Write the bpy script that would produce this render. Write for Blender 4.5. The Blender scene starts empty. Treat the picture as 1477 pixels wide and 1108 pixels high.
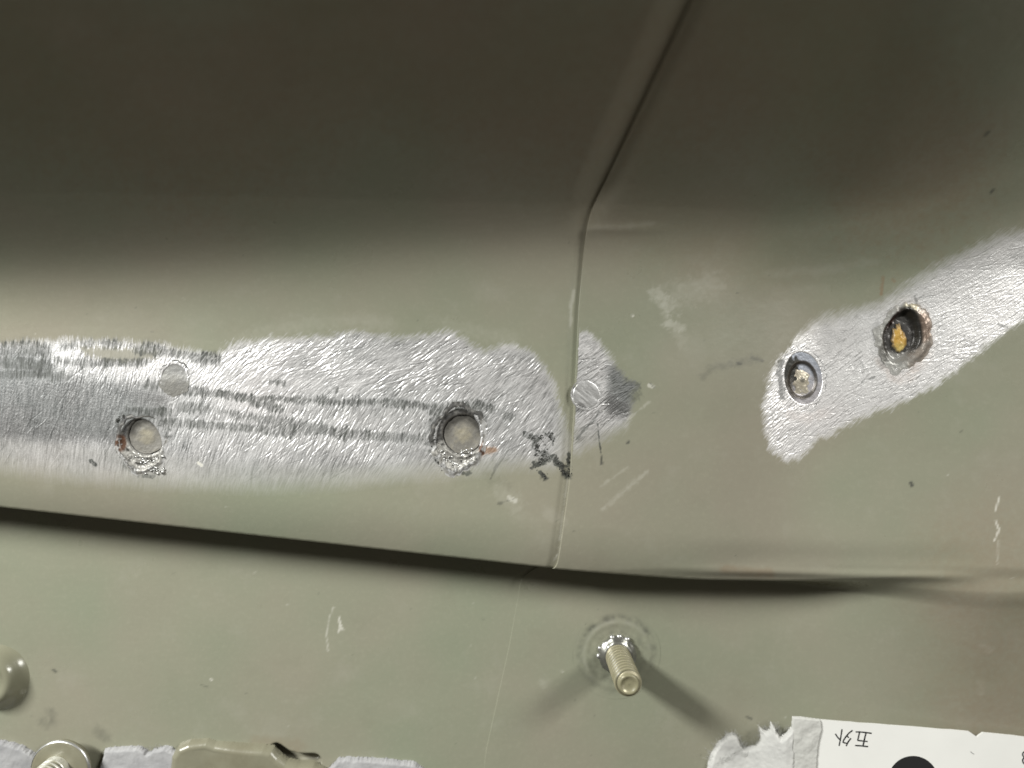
import bpy, bmesh, math
import numpy as np
from mathutils import Vector

S_ = bpy.context.scene
COL = S_.collection
MM = 0.001
CAM_H = 165.0          # camera height over the lower panel, mm
F_PX = 1100.0          # focal length in photo pixels
CX, CY = 738.5, 554.0

# ------------------------------------------------------------------ camera
cam_d = bpy.data.cameras.new("camera")
cam = bpy.data.objects.new("camera", cam_d)
COL.objects.link(cam)
cam.location = (0, 0, CAM_H * MM)
cam.rotation_euler = (0, 0, 0)
cam_d.sensor_width = 36.0
cam_d.lens = 36.0 * F_PX / 1477.0
cam_d.clip_start = 0.004
cam_d.clip_end = 50
cam_d.dof.use_dof = True
cam_d.dof.focus_distance = 0.157
cam_d.dof.aperture_fstop = 5.6
S_.camera = cam

# ------------------------------------------------------------------ world + lamps (workshop)
w = bpy.data.worlds.new("World")
S_.world = w
w.use_nodes = True
bg = w.node_tree.nodes["Background"]
bg.inputs[0].default_value = (1.0, 0.93, 0.76, 1)
bg.inputs[1].default_value = 0.078


def lamp(name, direction, dist, sx, sy, power, col, spin=0.0):
    d = bpy.data.lights.new(name, 'AREA')
    d.shape = 'RECTANGLE'
    d.size, d.size_y = sx, sy
    d.energy = power
    d.color = col
    o = bpy.data.objects.new(name, d)
    COL.objects.link(o)
    v = Vector(direction).normalized()
    o.location = v * dist
    q = v.to_track_quat('Z', 'Y')
    o.rotation_euler = q.to_euler()
    o.rotation_euler.rotate_axis('Z', spin)
    return o


lamp("workshop_lamp", (-0.68, 0.45, 0.58), 0.70, 0.085, 0.22, 8.2, (1.0, 1.0, 0.96), 0.0)
lamp("workshop_lamp", (0.70, 0.42, 0.58), 1.00, 0.170, 0.30, 6.3, (1.0, 0.99, 0.94), 0.0)

S_.view_settings.view_transform = 'Standard'
S_.view_settings.look = 'None'
S_.view_settings.exposure = 0.0
S_.view_settings.gamma = 1.0


# ------------------------------------------------------------------ numeric helpers
def ss(t):
    t = np.clip(t, 0, 1)
    return t * t * (3 - 2 * t)


def smooth_curve(xs, ys, sigma):
    g = np.linspace(-180, 180, 3601)
    y = np.interp(g, xs, ys)
    n = int(sigma * 3 / 0.1)
    k = np.exp(-0.5 * (np.arange(-n, n + 1) * 0.1 / sigma) ** 2)
    k /= k.sum()
    y = np.convolve(np.pad(y, n, mode='edge'), k, mode='valid')
    return lambda x: np.interp(x, g, y)


_TAB = {}


def vnoise(x, y, seed):
    tab = _TAB.get(seed)
    if tab is None:
        tab = _TAB[seed] = np.random.RandomState(seed).rand(256, 256) * 2 - 1
    ix = np.floor(x).astype(int)
    iy = np.floor(y).astype(int)
    fx = ss(x - ix)
    fy = ss(y - iy)
    a = tab[ix & 255, iy & 255]
    b = tab[(ix + 1) & 255, iy & 255]
    c = tab[ix & 255, (iy + 1) & 255]
    d = tab[(ix + 1) & 255, (iy + 1) & 255]
    return (a * (1 - fx) + b * fx) * (1 - fy) + (c * (1 - fx) + d * fx) * fy


def fbm(x, y, seed, oct=3):
    r = 0
    a = 1.0
    t = 0
    for i in range(oct):
        r = r + a * vnoise(x * 2 ** i + 17.3 * i, y * 2 ** i + 5.1 * i, seed + i)
        t += a
        a *= 0.5
    return r / t


def seg_dist(px, py, pts):
    d = np.full(px.shape, 1e9)
    for (x0, y0), (x1, y1) in zip(pts[:-1], pts[1:]):
        dx, dy = x1 - x0, y1 - y0
        L = dx * dx + dy * dy + 1e-9
        t = np.clip(((px - x0) * dx + (py - y0) * dy) / L, 0, 1)
        d = np.minimum(d, (px - x0 - t * dx) ** 2 + (py - y0 - t * dy) ** 2)
    return np.sqrt(d)


def poly_sd(px, py, pts):
    """signed distance, positive inside"""
    pts = list(pts)
    d = seg_dist(px, py, pts + [pts[0]])
    inside = np.zeros(px.shape, bool)
    n = len(pts)
    for i in range(n):
        x0, y0 = pts[i]
        x1, y1 = pts[(i + 1) % n]
        if y0 == y1:
            continue
        c = ((y0 > py) != (y1 > py)) & (px < (x1 - x0) * (py - y0) / (y1 - y0) + x0)
        inside ^= c
    return np.where(inside, d, -d)


def blur(a, s):
    n = max(1, int(s * 3))
    k = np.exp(-0.5 * (np.arange(-n, n + 1) / s) ** 2)
    k /= k.sum()
    for ax in (0, 1):
        p = [(0, 0), (0, 0)]
        p[ax] = (n, n)
        b = np.pad(a, p, mode='wrap')
        r = np.zeros_like(a)
        for i, kk in enumerate(k):
            sl = [slice(None), slice(None)]
            sl[ax] = slice(i, i + a.shape[ax])
            r += kk * b[tuple(sl)]
        a = r
    return a


def lic(ang, L, seed, width):
    """streaks of noise along a direction field (rows = v up, cols = u)"""
    h, wd = ang.shape
    n = np.random.RandomState(seed).randn(h, wd)
    if width > 0.3:
        n = blur(n, width)
    acc = np.zeros((h, wd))
    cw = 0
    for sgn in (1, -1):
        y, x = np.mgrid[0:h, 0:wd].astype(float)
        for i in range(L):
            ix = np.clip(np.rint(x), 0, wd - 1).astype(int)
            iy = np.clip(np.rint(y), 0, h - 1).astype(int)
            k = 1 - i / L
            acc += n[iy, ix] * k
            a = ang[iy, ix]
            x += np.cos(a) * sgn
            y += np.sin(a) * sgn
    acc -= acc.mean()
    return acc / acc.std()


def scratch_lines(ang, ok, n, seed, res, lmin, lmax, aspread):
    """straight grinding scratches drawn into the grid; returns signed height field and coverage"""
    rng_ = np.random.RandomState(seed)
    h, wd = ang.shape
    iy, ix = np.nonzero(ok)
    pick = rng_.randint(0, len(iy), n)
    cy, cx = iy[pick] + rng_.rand(n), ix[pick] + rng_.rand(n)
    a = ang[iy[pick], ix[pick]] + np.radians(aspread) * rng_.randn(n)
    L = (lmin + (lmax - lmin) * rng_.rand(n) ** 2) / res
    dep = np.clip(np.abs(rng_.randn(n)) ** 1.4 * 0.8 + 0.2, 0, 3) * np.where(rng_.rand(n) < 0.5, 1, -1)
    m = int(lmax / res / 0.6)
    t = np.linspace(-0.5, 0.5, m)[None, :]
    x = cx[:, None] + np.cos(a)[:, None] * L[:, None] * t
    y = cy[:, None] + np.sin(a)[:, None] * L[:, None] * t
    env = (1 - (2 * t) ** 2) * (L / (lmax / res))[:, None] ** 0 * np.minimum(1, (L[:, None] / m) / 0.6)
    v = dep[:, None] * env
    f = np.zeros((h, wd))
    c = np.zeros((h, wd))
    x0 = np.floor(x).astype(int)
    y0 = np.floor(y).astype(int)
    fx = x - x0
    fy = y - y0
    for dx, dy, k in ((0, 0, (1 - fx) * (1 - fy)), (1, 0, fx * (1 - fy)), (0, 1, (1 - fx) * fy), (1, 1, fx * fy)):
        X = x0 + dx
        Y = y0 + dy
        g = (X >= 0) & (X < wd) & (Y >= 0) & (Y < h)
        np.add.at(f, (Y[g], X[g]), (v * k)[g])
        np.add.at(c, (Y[g], X[g]), (np.abs(v) * k)[g])
    return f, np.clip(c, 0, 1)


# ------------------------------------------------------------------ the shape of the sheet metal (mm)
v_step = smooth_curve([-140, -109.7, -50.3, 9.1, 38.9, 68.6, 101.3, 130], [-21.9, -25.3, -32.0, -38.6, -41.9, -43.0, -43.1, -42.0], 5)
v_wall = smooth_curve([-140, -110, -50, 9, 45, 70, 90, 108, 135], [20.3, 21.3, 24.6, 29.2, 30.2, 32.5, 37.5, 45, 56], 6)
u_seam_c = smooth_curve([-120, -80.4, -56.4, -41.4, -37.9, -18.5, -6.8, 15.3, 31.5, 34, 60, 90],
                        [-8, -5.8, -0.5, 2.1, 9.1, 11.7, 12.3, 13.4, 14.9, 15.6, 28.2, 43], 1.2)
WALL_M = 1.38


def surf(u, v):
    """smooth surface, without seam step"""
    vs = v_step(u)
    tap = 1 - ss((u - 60) / 45)
    q = 20 * np.log1p(np.exp((u - 25) / 10))
    q = 48 * (1 - np.exp(-q / 48))
    q2 = 38 * ss((u - 4) / 62)
    rise = -0.170 * q2 + 0.05 * (np.log1p(np.exp((u - 66) / 5)) * 5).clip(0, 60)
    edge_z = 11.6 + rise - 0.040 * np.clip(vs + 36, None, 60) * ss((u - 40) / 26)
    lower = -0.12 * q
    lower = lower + (edge_z - lower) * ss((u - 56) / 46) * np.exp(-np.clip(vs - v, 0, None) / 32)
    wdt = 1.2 + 2.9 * ss((u - 52) / 45)
    t = ss((v - vs + wdt) / (2 * wdt))
    e = np.clip(11 - (v - vs), 0, 14)
    strip = 11.6 - 0.017 * e * e * tap
    strip = strip + rise
    # crowned strip, and a flat facet on its right end
    strip = strip + 0.9 * (1 - ((v + 2) / 32) ** 2).clip(-0.3, 1) * (1 - ss((u - 40) / 20))
    below = 1 - ss((v - v_wall(u) + 14) / 14)
    strip = strip - 0.040 * np.clip(v + 36, None, 60) * ss((u - 40) / 26) * (0.25 + 0.75 * below)
    r = ss((u - 28) / 25) * (1 - ss((u - 86) / 16))
    strip = strip + r * (0.60 * np.exp(-((v - vs - 3.0) / 1.1) ** 2) - 0.25 * np.exp(-((v - vs - 6.5) / 2.4) ** 2))
    z = lower + (strip - lower) * t
    R = 3.3 + 3.6 * ss((u - 45) / 60)
    d = (v - v_wall(u)) / R
    z = z + WALL_M * R * np.where(d > 20, d, np.log1p(np.exp(np.clip(d, -40, 20))))
    # small crease left by the press along the foot of the wall
    z = z + 0.12 * np.exp(-((v - v_wall(u) - 1.0) / 0.9) ** 2) * ss((u - 12) / 4) * (1 - ss((u - 24) / 9))
    # hand-worked sheet: slow dents
    z = z + 0.20 * fbm(u / 26 + 3, v / 21, 11, 2) + 0.03 * vnoise(u / 6.5, v / 6.5, 12)
    return z


def overlap(v):
    return 0.02 + 0.08 * ss((-47 - v) / 8) + (0.54 - 0.36 * ss((v - 28) / 10)) * ss((v + 40.6) / 3.0)


def seam(v):
    return u_seam_c(v)


def zfull(u, v):
    return surf(u, v) + np.where(u >= seam(v), overlap(v), 0.0)


def at(px, py, f=zfull):
    """photo pixel -> point on the sheet (mm); used once to take measurements off the photograph"""
    px = np.asarray(px, float)
    py = np.asarray(py, float)
    z = np.zeros(px.shape)
    for _ in range(70):
        u = (px - CX) / F_PX * (CAM_H - z)
        v = (CY - py) / F_PX * (CAM_H - z)
        z = 0.5 * z + 0.5 * f(u, v)
    return u, v, z


def topx(u, v, z):
    return CX + F_PX * u / (CAM_H - z), CY - F_PX * v / (CAM_H - z)


# welds: px centre, radii px (rx, ry), tilt (deg)
WELDS = {
    'flush': ((251, 546), (22, 25), 0),
    'crater': ((203, 641), (36, 45), -8),
    'burnt': ((661, 633), (39, 52), 8),
    'seamring': ((846, 569), (23, 23), 0),
    'ringed': ((1158.5, 545.5), (33.5, 45.5), -8),
    'amber': ((1303, 487), (40, 53), 14),
}
DIPS = []
for k, (c, r, tilt) in WELDS.items():
    cu, cv, cz = at(*c)
    s = (CAM_H - cz) / F_PX
    WELDS[k] = (float(cu), float(cv), float(cz), r[0] * s, r[1] * s, math.radians(-tilt))
    depth = {'flush': 0.3, 'crater': 1.5, 'burnt': 1.5, 'seamring': 0.3, 'ringed': 1.5, 'amber': 2.0}[k]
    DIPS.append((float(cu), float(cv), r[0] * s * 0.86, r[1] * s * 0.86, math.radians(-tilt), depth))


def dips(u, v):
    z = np.zeros(np.shape(u))
    for cu, cv, rx, ry, a, dp in DIPS:
        x = (u - cu) * math.cos(a) + (v - cv) * math.sin(a)
        y = -(u - cu) * math.sin(a) + (v - cv) * math.cos(a)
        rn = np.sqrt((x / rx) ** 2 + (y / ry) ** 2)
        z -= dp * ss((1 - rn) * 5)
    # pressed slot beside the bracket at the lower edge
    px, py = topx(u, v, 0.0)
    m = (px > 370) & (px < 480) & (py > 1060)
    if m.any():
        dd = seg_dist(px[m], py[m], [(398, 1083), (412, 1093), (430, 1098), (452, 1098)])
        z[m] -= 3.0 * ss((11.5 - dd) / 6)
    return z


# ------------------------------------------------------------------ wear marks and painted warm light tints, traced once from the photograph
def hair(px, py, seed, ang=85, sx=2.2, sy=16):
    a = math.radians(ang)
    x = px * math.sin(a) + py * math.cos(a)
    y = -px * math.cos(a) + py * math.sin(a)
    return vnoise(x / sx, y / sy, seed) + 0.5 * vnoise(x / sx * 2.1, y / sy * 1.7, seed + 1)


# kind, polyline, half width px, softness px, strength, raggedness px
MARKS = [
    ('scuff', [(481, 876), (474, 893), (471, 915), (473, 938)], 0.5, 1.2, 0.45, 0.7),
    ('scuff', [(489, 889), (491, 906), (488, 912)], 0.8, 1.2, 0.8, 0.9),
    ('scuff', [(492, 902), (495, 909)], 0.7, 1.2, 0.7, 0.5),
    ('scuff', [(1441, 718), (1436, 736)], 0.9, 1.3, 0.9, 0.7),
    ('scuff', [(1436, 752), (1441, 764), (1434, 780)], 1.0, 1.5, 0.9, 1.0),
    ('scuff', [(1440, 780), (1438, 814)], 0.7, 1.6, 0.3, 0.8),
    ('scuff', [(947, 424), (956, 434), (966, 444)], 4, 12, 0.34, 12),
    ('scuff', [(975, 425), (1010, 418), (1030, 408)], 6, 22, 0.16, 16),
    ('scuff', [(962, 466), (984, 473)], 2.5, 6, 0.34, 6),
    ('scuff', [(980, 480), (985, 495)], 3, 10, 0.14, 8),
    ('scuff', [(868, 735), (934, 680)], 0.6, 2.4, 0.22, 3.0),
    ('scuff', [(878, 727), (918, 694)], 1.4, 5.0, 0.13, 5),
    ('scuff', [(866, 702), (905, 674)], 0.7, 2.4, 0.18, 2.5),
    ('scuff', [(905, 605), (936, 580)], 0.6, 2.0, 0.25, 2),
    ('scuff', [(936, 556), (942, 558)], 2.0, 1.6, 0.6, 1),
    ('scuff', [(806, 800), (810, 760), (814, 720), (820, 690)], 0.6, 1.1, 0.3, 1.5),
    ('scuff', [(800, 808), (804, 800)], 0.8, 1.2, 0.6, 0.8),
    ('scuff', [(790, 740), (812, 752)], 3, 10, 0.10, 7),
    ('scuff', [(848, 329), (900, 327), (942, 322)], 1.0, 4.0, 0.11, 3),
    ('scuff', [(735, 718), (742, 722)], 2.2, 2.5, 0.6, 3),
    ('scuff', [(720, 705), (745, 730)], 4, 14, 0.12, 11),
    ('scuff', [(823, 470), (824, 440), (828, 420)], 1.2, 2.0, 0.25, 1.5),
    ('scuff', [(286, 668), (290, 671)], 1.8, 1.5, 0.9, 1),
    ('scuff', [(1418, 932), (1424, 938)], 2, 7, 0.14, 5),
    ('scuff', [(1414, 985), (1416, 998)], 2, 6, 0.12, 5),
    ('scuff', [(782, 985), (786, 988)], 2, 6, 0.12, 3),
    ('scuff', [(912, 455), (913, 456)], 1.0, 1.2, 0.9, 0),
    ('scuff', [(304, 980), (306, 981)], 0.9, 1.2, 0.8, 0),
    ('scuff', [(350, 490), (420, 470), (500, 462), (560, 466)], 3, 16, 0.09, 9),
    ('scuff', [(640, 470), (690, 480), (740, 488)], 2, 14, 0.09, 8),
    ('scuff', [(1110, 395), (1200, 388), (1262, 378)], 2, 9, 0.09, 2),
    ('scuff', [(1120, 420), (1190, 416)], 2, 9, 0.06, 2),
    ('grime', [(1012, 545), (1025, 532), (1060, 524), (1090, 518)], 2.0, 7, 0.30, 5),
    ('grime', [(1085, 516), (1099, 521)], 1.2, 3, 0.5, 2),
    ('grime', [(1064, 524), (1068, 525)], 1.3, 2, 0.7, 1),
    ('grime', [(1314, 697), (1315, 700)], 2.0, 1.6, 0.85, 0.6),
    ('grime', [(76, 966), (81, 969)], 1.2, 1.4, 0.75, 0.4),
    ('grime', [(131, 665), (137, 670)], 2.2, 1.8, 0.95, 2),
    ('grime', [(74, 1030), (78, 1040)], 3, 9, 0.35, 5),
    ('grime', [(60, 1040), (66, 1046)], 3, 8, 0.3, 5),
    ('grime', [(140, 1055), (152, 1064)], 3, 8, 0.3, 5),
    ('grime', [(1077, 1034), (1084, 1037)], 0.9, 1.4, 0.8, 0.4),
    ('grime', [(290, 988), (300, 991)], 0.6, 1.2, 0.4, 0.4),
    ('grime', [(862, 612), (864, 636), (867, 654), (868, 670)], 0.7, 1.2, 0.85, 1.6),
    ('grime', [(832, 634), (844, 618), (858, 606), (864, 592)], 1.2, 1.6, 0.75, 2),
    ('grime', [(888, 548), (898, 560), (912, 560)], 8, 10, 0.75, 9),
    ('grime', [(880, 556), (906, 574), (916, 570)], 4, 6, 0.6, 7),
    ('grime', [(880, 530), (890, 545)], 5, 8, 0.4, 5),
    ('grime', [(905, 640), (908, 636)], 1.0, 1.2, 0.8, 1),
    ('grime', [(938, 553), (944, 560)], 0.7, 1.0, 0.7, 0.6),
    ('grime', [(708, 690), (718, 668), (728, 660)], 1.0, 2.0, 0.45, 2.5),
    ('grime', [(730, 650), (732, 655)], 1.6, 1.6, 0.6, 1),
    ('grime', [(720, 726), (740, 720)], 1.0, 2.0, 0.45, 3),
    ('grime', [(690, 662), (704, 684), (730, 700)], 3, 10, 0.14, 8),
    ('grime', [(1318, 450), (1322, 436), (1320, 430)], 1.0, 2.0, 0.6, 1),
    ('grime', [(1243, 552), (1262, 544)], 1.0, 1.5, 0.7, 2),
    ('grime', [(1240, 520), (1246, 530)], 0.8, 1.4, 0.5, 2),
    ('grime', [(1440, 468), (1452, 472)], 1.2, 2, 0.6, 1.5),
    ('grime', [(1421, 195), (1426, 190)], 1.2, 2, 0.6, 0.6),
    ('grime', [(1429, 278), (1433, 274)], 1.2, 2, 0.6, 0.6),
    ('grime', [(757, 628), (773, 634), (792, 627), (798, 636)], 3.5, 3, 0.95, 6),
    ('grime', [(773, 640), (778, 654), (787, 656), (800, 660), (810, 674), (819, 686)], 3.0, 3, 0.95, 6),
    ('grime', [(768, 673), (780, 665), (794, 660)], 3.0, 3, 0.94, 5),
    ('grime', [(778, 682), (788, 691)], 2, 2, 0.9, 4),
    ('grime', [(820, 655), (821, 686)], 2, 1.6, 0.93, 3),
    ('grime', [(172, 612), (174, 602), (190, 598), (214, 600), (238, 614), (240, 628)], 5, 11, 0.9, 9),
    ('grime', [(620, 640), (622, 620), (636, 600), (660, 588), (684, 588), (700, 602)], 6, 11, 0.92, 10),
    ('grime', [(622, 640), (630, 664), (648, 680), (676, 684)], 1.5, 3, 0.8, 4),
    ('grime', [(170, 650), (182, 674), (200, 686), (222, 688)], 1.2, 3, 0.75, 4),
    ('grime', [(1128, 520), (1124, 548), (1130, 575)], 2.0, 5, 0.7, 5),
    ('rust_and_warm_cast', [(1140, 598), (1165, 604), (1190, 596)], 3, 8, 0.22, 4),
    ('grime', [(1266, 470), (1264, 500), (1272, 528)], 3, 7, 0.5, 6),
    ('grime', [(708, 590), (724, 592), (738, 603)], 4, 9, 0.5, 8),
    ('rust_and_warm_cast', [(1274, 400), (1271, 424)], 1.4, 2.0, 0.5, 1.2),
    ('rust_and_warm_cast', [(1287, 402), (1290, 406)], 1.2, 2.0, 0.35, 1),
    ('rust_and_warm_cast', [(688, 655), (700, 649), (712, 649)], 4, 5, 0.85, 3),
    ('rust_and_warm_cast', [(1334, 460), (1330, 500), (1320, 530)], 5, 8, 0.45, 4),
    ('rust_and_warm_cast', [(1270, 520), (1290, 545), (1312, 545)], 4, 8, 0.35, 4),
    ('rust_and_warm_cast', [(1010, 352), (1075, 352)], 6, 26, 0.14, 5),
    ('rust_and_warm_cast', [(1045, 822), (1110, 828)], 3, 8, 0.30, 3),
    ('rust_and_warm_cast', [(175, 650), (178, 640)], 4, 5, 0.6, 3),
    ('rust_and_warm_cast', [(370, 1072), (430, 1078)], 5, 12, 0.16, 4),
    ('rust_and_warm_cast', [(1420, 840), (1470, 900), (1440, 1000)], 30, 150, 0.20, 20),  # warm reflected light put into the colour as a brown tint
    ('rust_and_warm_cast', [(-40, 60), (300, 170), (520, 40), (800, 120), (1200, 60), (1300, 220)], 60, 130, 0.27, 60),  # brown tint painted over the upper wall to deepen its shade
    ('rust_and_warm_cast', [(880, 250), (1000, 330), (1080, 380)], 30, 90, 0.10, 30),
]


_r = np.random.RandomState(77)
for _i in range(70):
    _x, _y = _r.rand() * 1477, 350 + _r.rand() * 740
    _a = _r.rand() * 6.28
    _l = 1.0 + 3.0 * _r.rand() ** 3
    MARKS.append((('grime', 'scuff')[_i % 3 == 0], [(_x, _y), (_x + _l * math.cos(_a), _y + _l * math.sin(_a))], 0.3, 1.3, 0.22 + 0.3 * _r.rand(), 0.6))


def marks(px, py):
    out = {k: np.zeros(px.shape) for k in ('scuff', 'grime', 'rust_and_warm_cast')}
    for i, (kind, pts, hw, soft, st, rag) in enumerate(MARKS):
        xs = [p[0] for p in pts]
        ys = [p[1] for p in pts]
        m = hw + soft + rag * 2 + 2
        b = (px > min(xs) - m) & (px < max(xs) + m) & (py > min(ys) - m) & (py < max(ys) + m)
        if not b.any():
            continue
        x, y = px[b], py[b]
        d = seg_dist(x, y, pts)
        d = d - rag * fbm(x / 7.0, y / 7.0, 300 + i, 3) - 0.6 * rag * fbm(x / 2.5, y / 2.5, 400 + i, 2)
        val = st * ss((hw + soft - d) / (soft + 0.5))
        if soft > 5:
            val = val * (0.75 + 0.5 * fbm(x / 5.0, y / 5.0, 500 + i, 3))
        out[kind][b] = np.maximum(out[kind][b], np.clip(val, 0, 1))
    return out


# ------------------------------------------------------------------ mesh helpers
def mesh_from_arrays(name, co, faces, attrs=None, colors=None, mat=None, parent=None, smooth=True, loc=(0, 0, 0)):
    co = np.asarray(co, float).reshape(-1, 3)
    faces = np.asarray(faces, np.int32)
    nf, k = faces.shape
    me = bpy.data.meshes.new(name)
    me.vertices.add(len(co))
    me.vertices.foreach_set("co", (co * MM).astype(np.float32).ravel())
    me.loops.add(nf * k)
    me.loops.foreach_set("vertex_index", faces.ravel())
    me.polygons.add(nf)
    me.polygons.foreach_set("loop_start", np.arange(0, nf * k, k, dtype=np.int32))
    me.polygons.foreach_set("loop_total", np.full(nf, k, dtype=np.int32))
    me.update(calc_edges=True)
    me.polygons.foreach_set("use_smooth", np.full(nf, smooth, dtype=bool))
    for n, a in (attrs or {}).items():
        at_ = me.attributes.new(n, 'FLOAT', 'POINT')
        at_.data.foreach_set("value", np.asarray(a, np.float32).ravel())
    for n, a in (colors or {}).items():
        at_ = me.attributes.new(n, 'FLOAT_COLOR', 'POINT')
        c = np.ones((len(co), 4), np.float32)
        c[:, :3] = np.asarray(a).reshape(-1, 3)
        at_.data.foreach_set("color", c.ravel())
    if mat:
        me.materials.append(mat)
    me.validate()
    o = bpy.data.objects.new(name, me)
    COL.objects.link(o)
    o.location = [c * MM for c in loc]
    if parent:
        o.parent = parent
    return o


def grid_faces(h, wd, keep=None):
    i = np.arange(h * wd).reshape(h, wd)
    f = np.stack([i[:-1, :-1], i[:-1, 1:], i[1:, 1:], i[1:, :-1]], -1)
    if keep is not None:
        f = f[keep]
    return f.reshape(-1, 4)


def compact(co, faces, attrs, colors=None):
    used = np.zeros(len(co), bool)
    used[faces.ravel()] = True
    re = np.cumsum(used) - 1
    return (co[used], re[faces], {k: a.ravel()[used] for k, a in attrs.items()},
            {k: a.reshape(-1, 3)[used] for k, a in (colors or {}).items()})


def empty(name, loc_mm):
    o = bpy.data.objects.new(name, None)
    o.empty_display_size = 0.005
    COL.objects.link(o)
    o.location = [c * MM for c in loc_mm]
    return o


def tag(o, label=None, cat=None, group=None, kind=None):
    if label:
        o['label'] = label
    if cat:
        o['category'] = cat
    if group:
        o['group'] = group
    if kind:
        o['kind'] = kind
    return o


# ------------------------------------------------------------------ materials
def new_mat(name):
    m = bpy.data.materials.new(name)
    m.use_nodes = True
    nt = m.node_tree
    return m, nt, nt.nodes["Principled BSDF"]


class NB:
    def __init__(s, nt):
        s.nt = nt

    def n(s, t, **kw):
        x = s.nt.nodes.new(t)
        for k, v in kw.items():
            setattr(x, k, v)
        return x

    def l(s, a, b):
        s.nt.links.new(a, b)

    def attr(s, name):
        return s.n('ShaderNodeAttribute', attribute_name=name)

    def mixc(s, fac, a, b):
        m = s.n('ShaderNodeMix', data_type='RGBA')
        for i, v in ((0, fac), (6, a), (7, b)):
            if hasattr(v, 'is_linked') or hasattr(v, 'links'):
                s.l(v, m.inputs[i])
            else:
                m.inputs[i].default_value = v
        return m.outputs[2]

    def math(s, op, a, b, clamp=False):
        m = s.n('ShaderNodeMath', operation=op)
        m.use_clamp = clamp
        for i, v in ((0, a), (1, b)):
            if hasattr(v, 'links'):
                s.l(v, m.inputs[i])
            else:
                m.inputs[i].default_value = v
        return m.outputs[0]

    def noise(s, scale, detail=3, rough=0.55, vec=None):
        x = s.n('ShaderNodeTexNoise')
        x.inputs['Scale'].default_value = scale
        x.inputs['Detail'].default_value = detail
        x.inputs['Roughness'].default_value = rough
        if vec is not None:
            s.l(vec, x.inputs['Vector'])
        return x.outputs['Fac']

    def ramp(s, fac, stops):
        r = s.n('ShaderNodeValToRGB')
        el = r.color_ramp.elements
        el[0].position, el[0].color = stops[0]
        el[1].position, el[1].color = stops[-1]
        for p, c in stops[1:-1]:
            e = el.new(p)
            e.color = c
        s.l(fac, r.inputs[0])
        return r.outputs[0]


def c4(r, g, b):
    return (r, g, b, 1)


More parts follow.
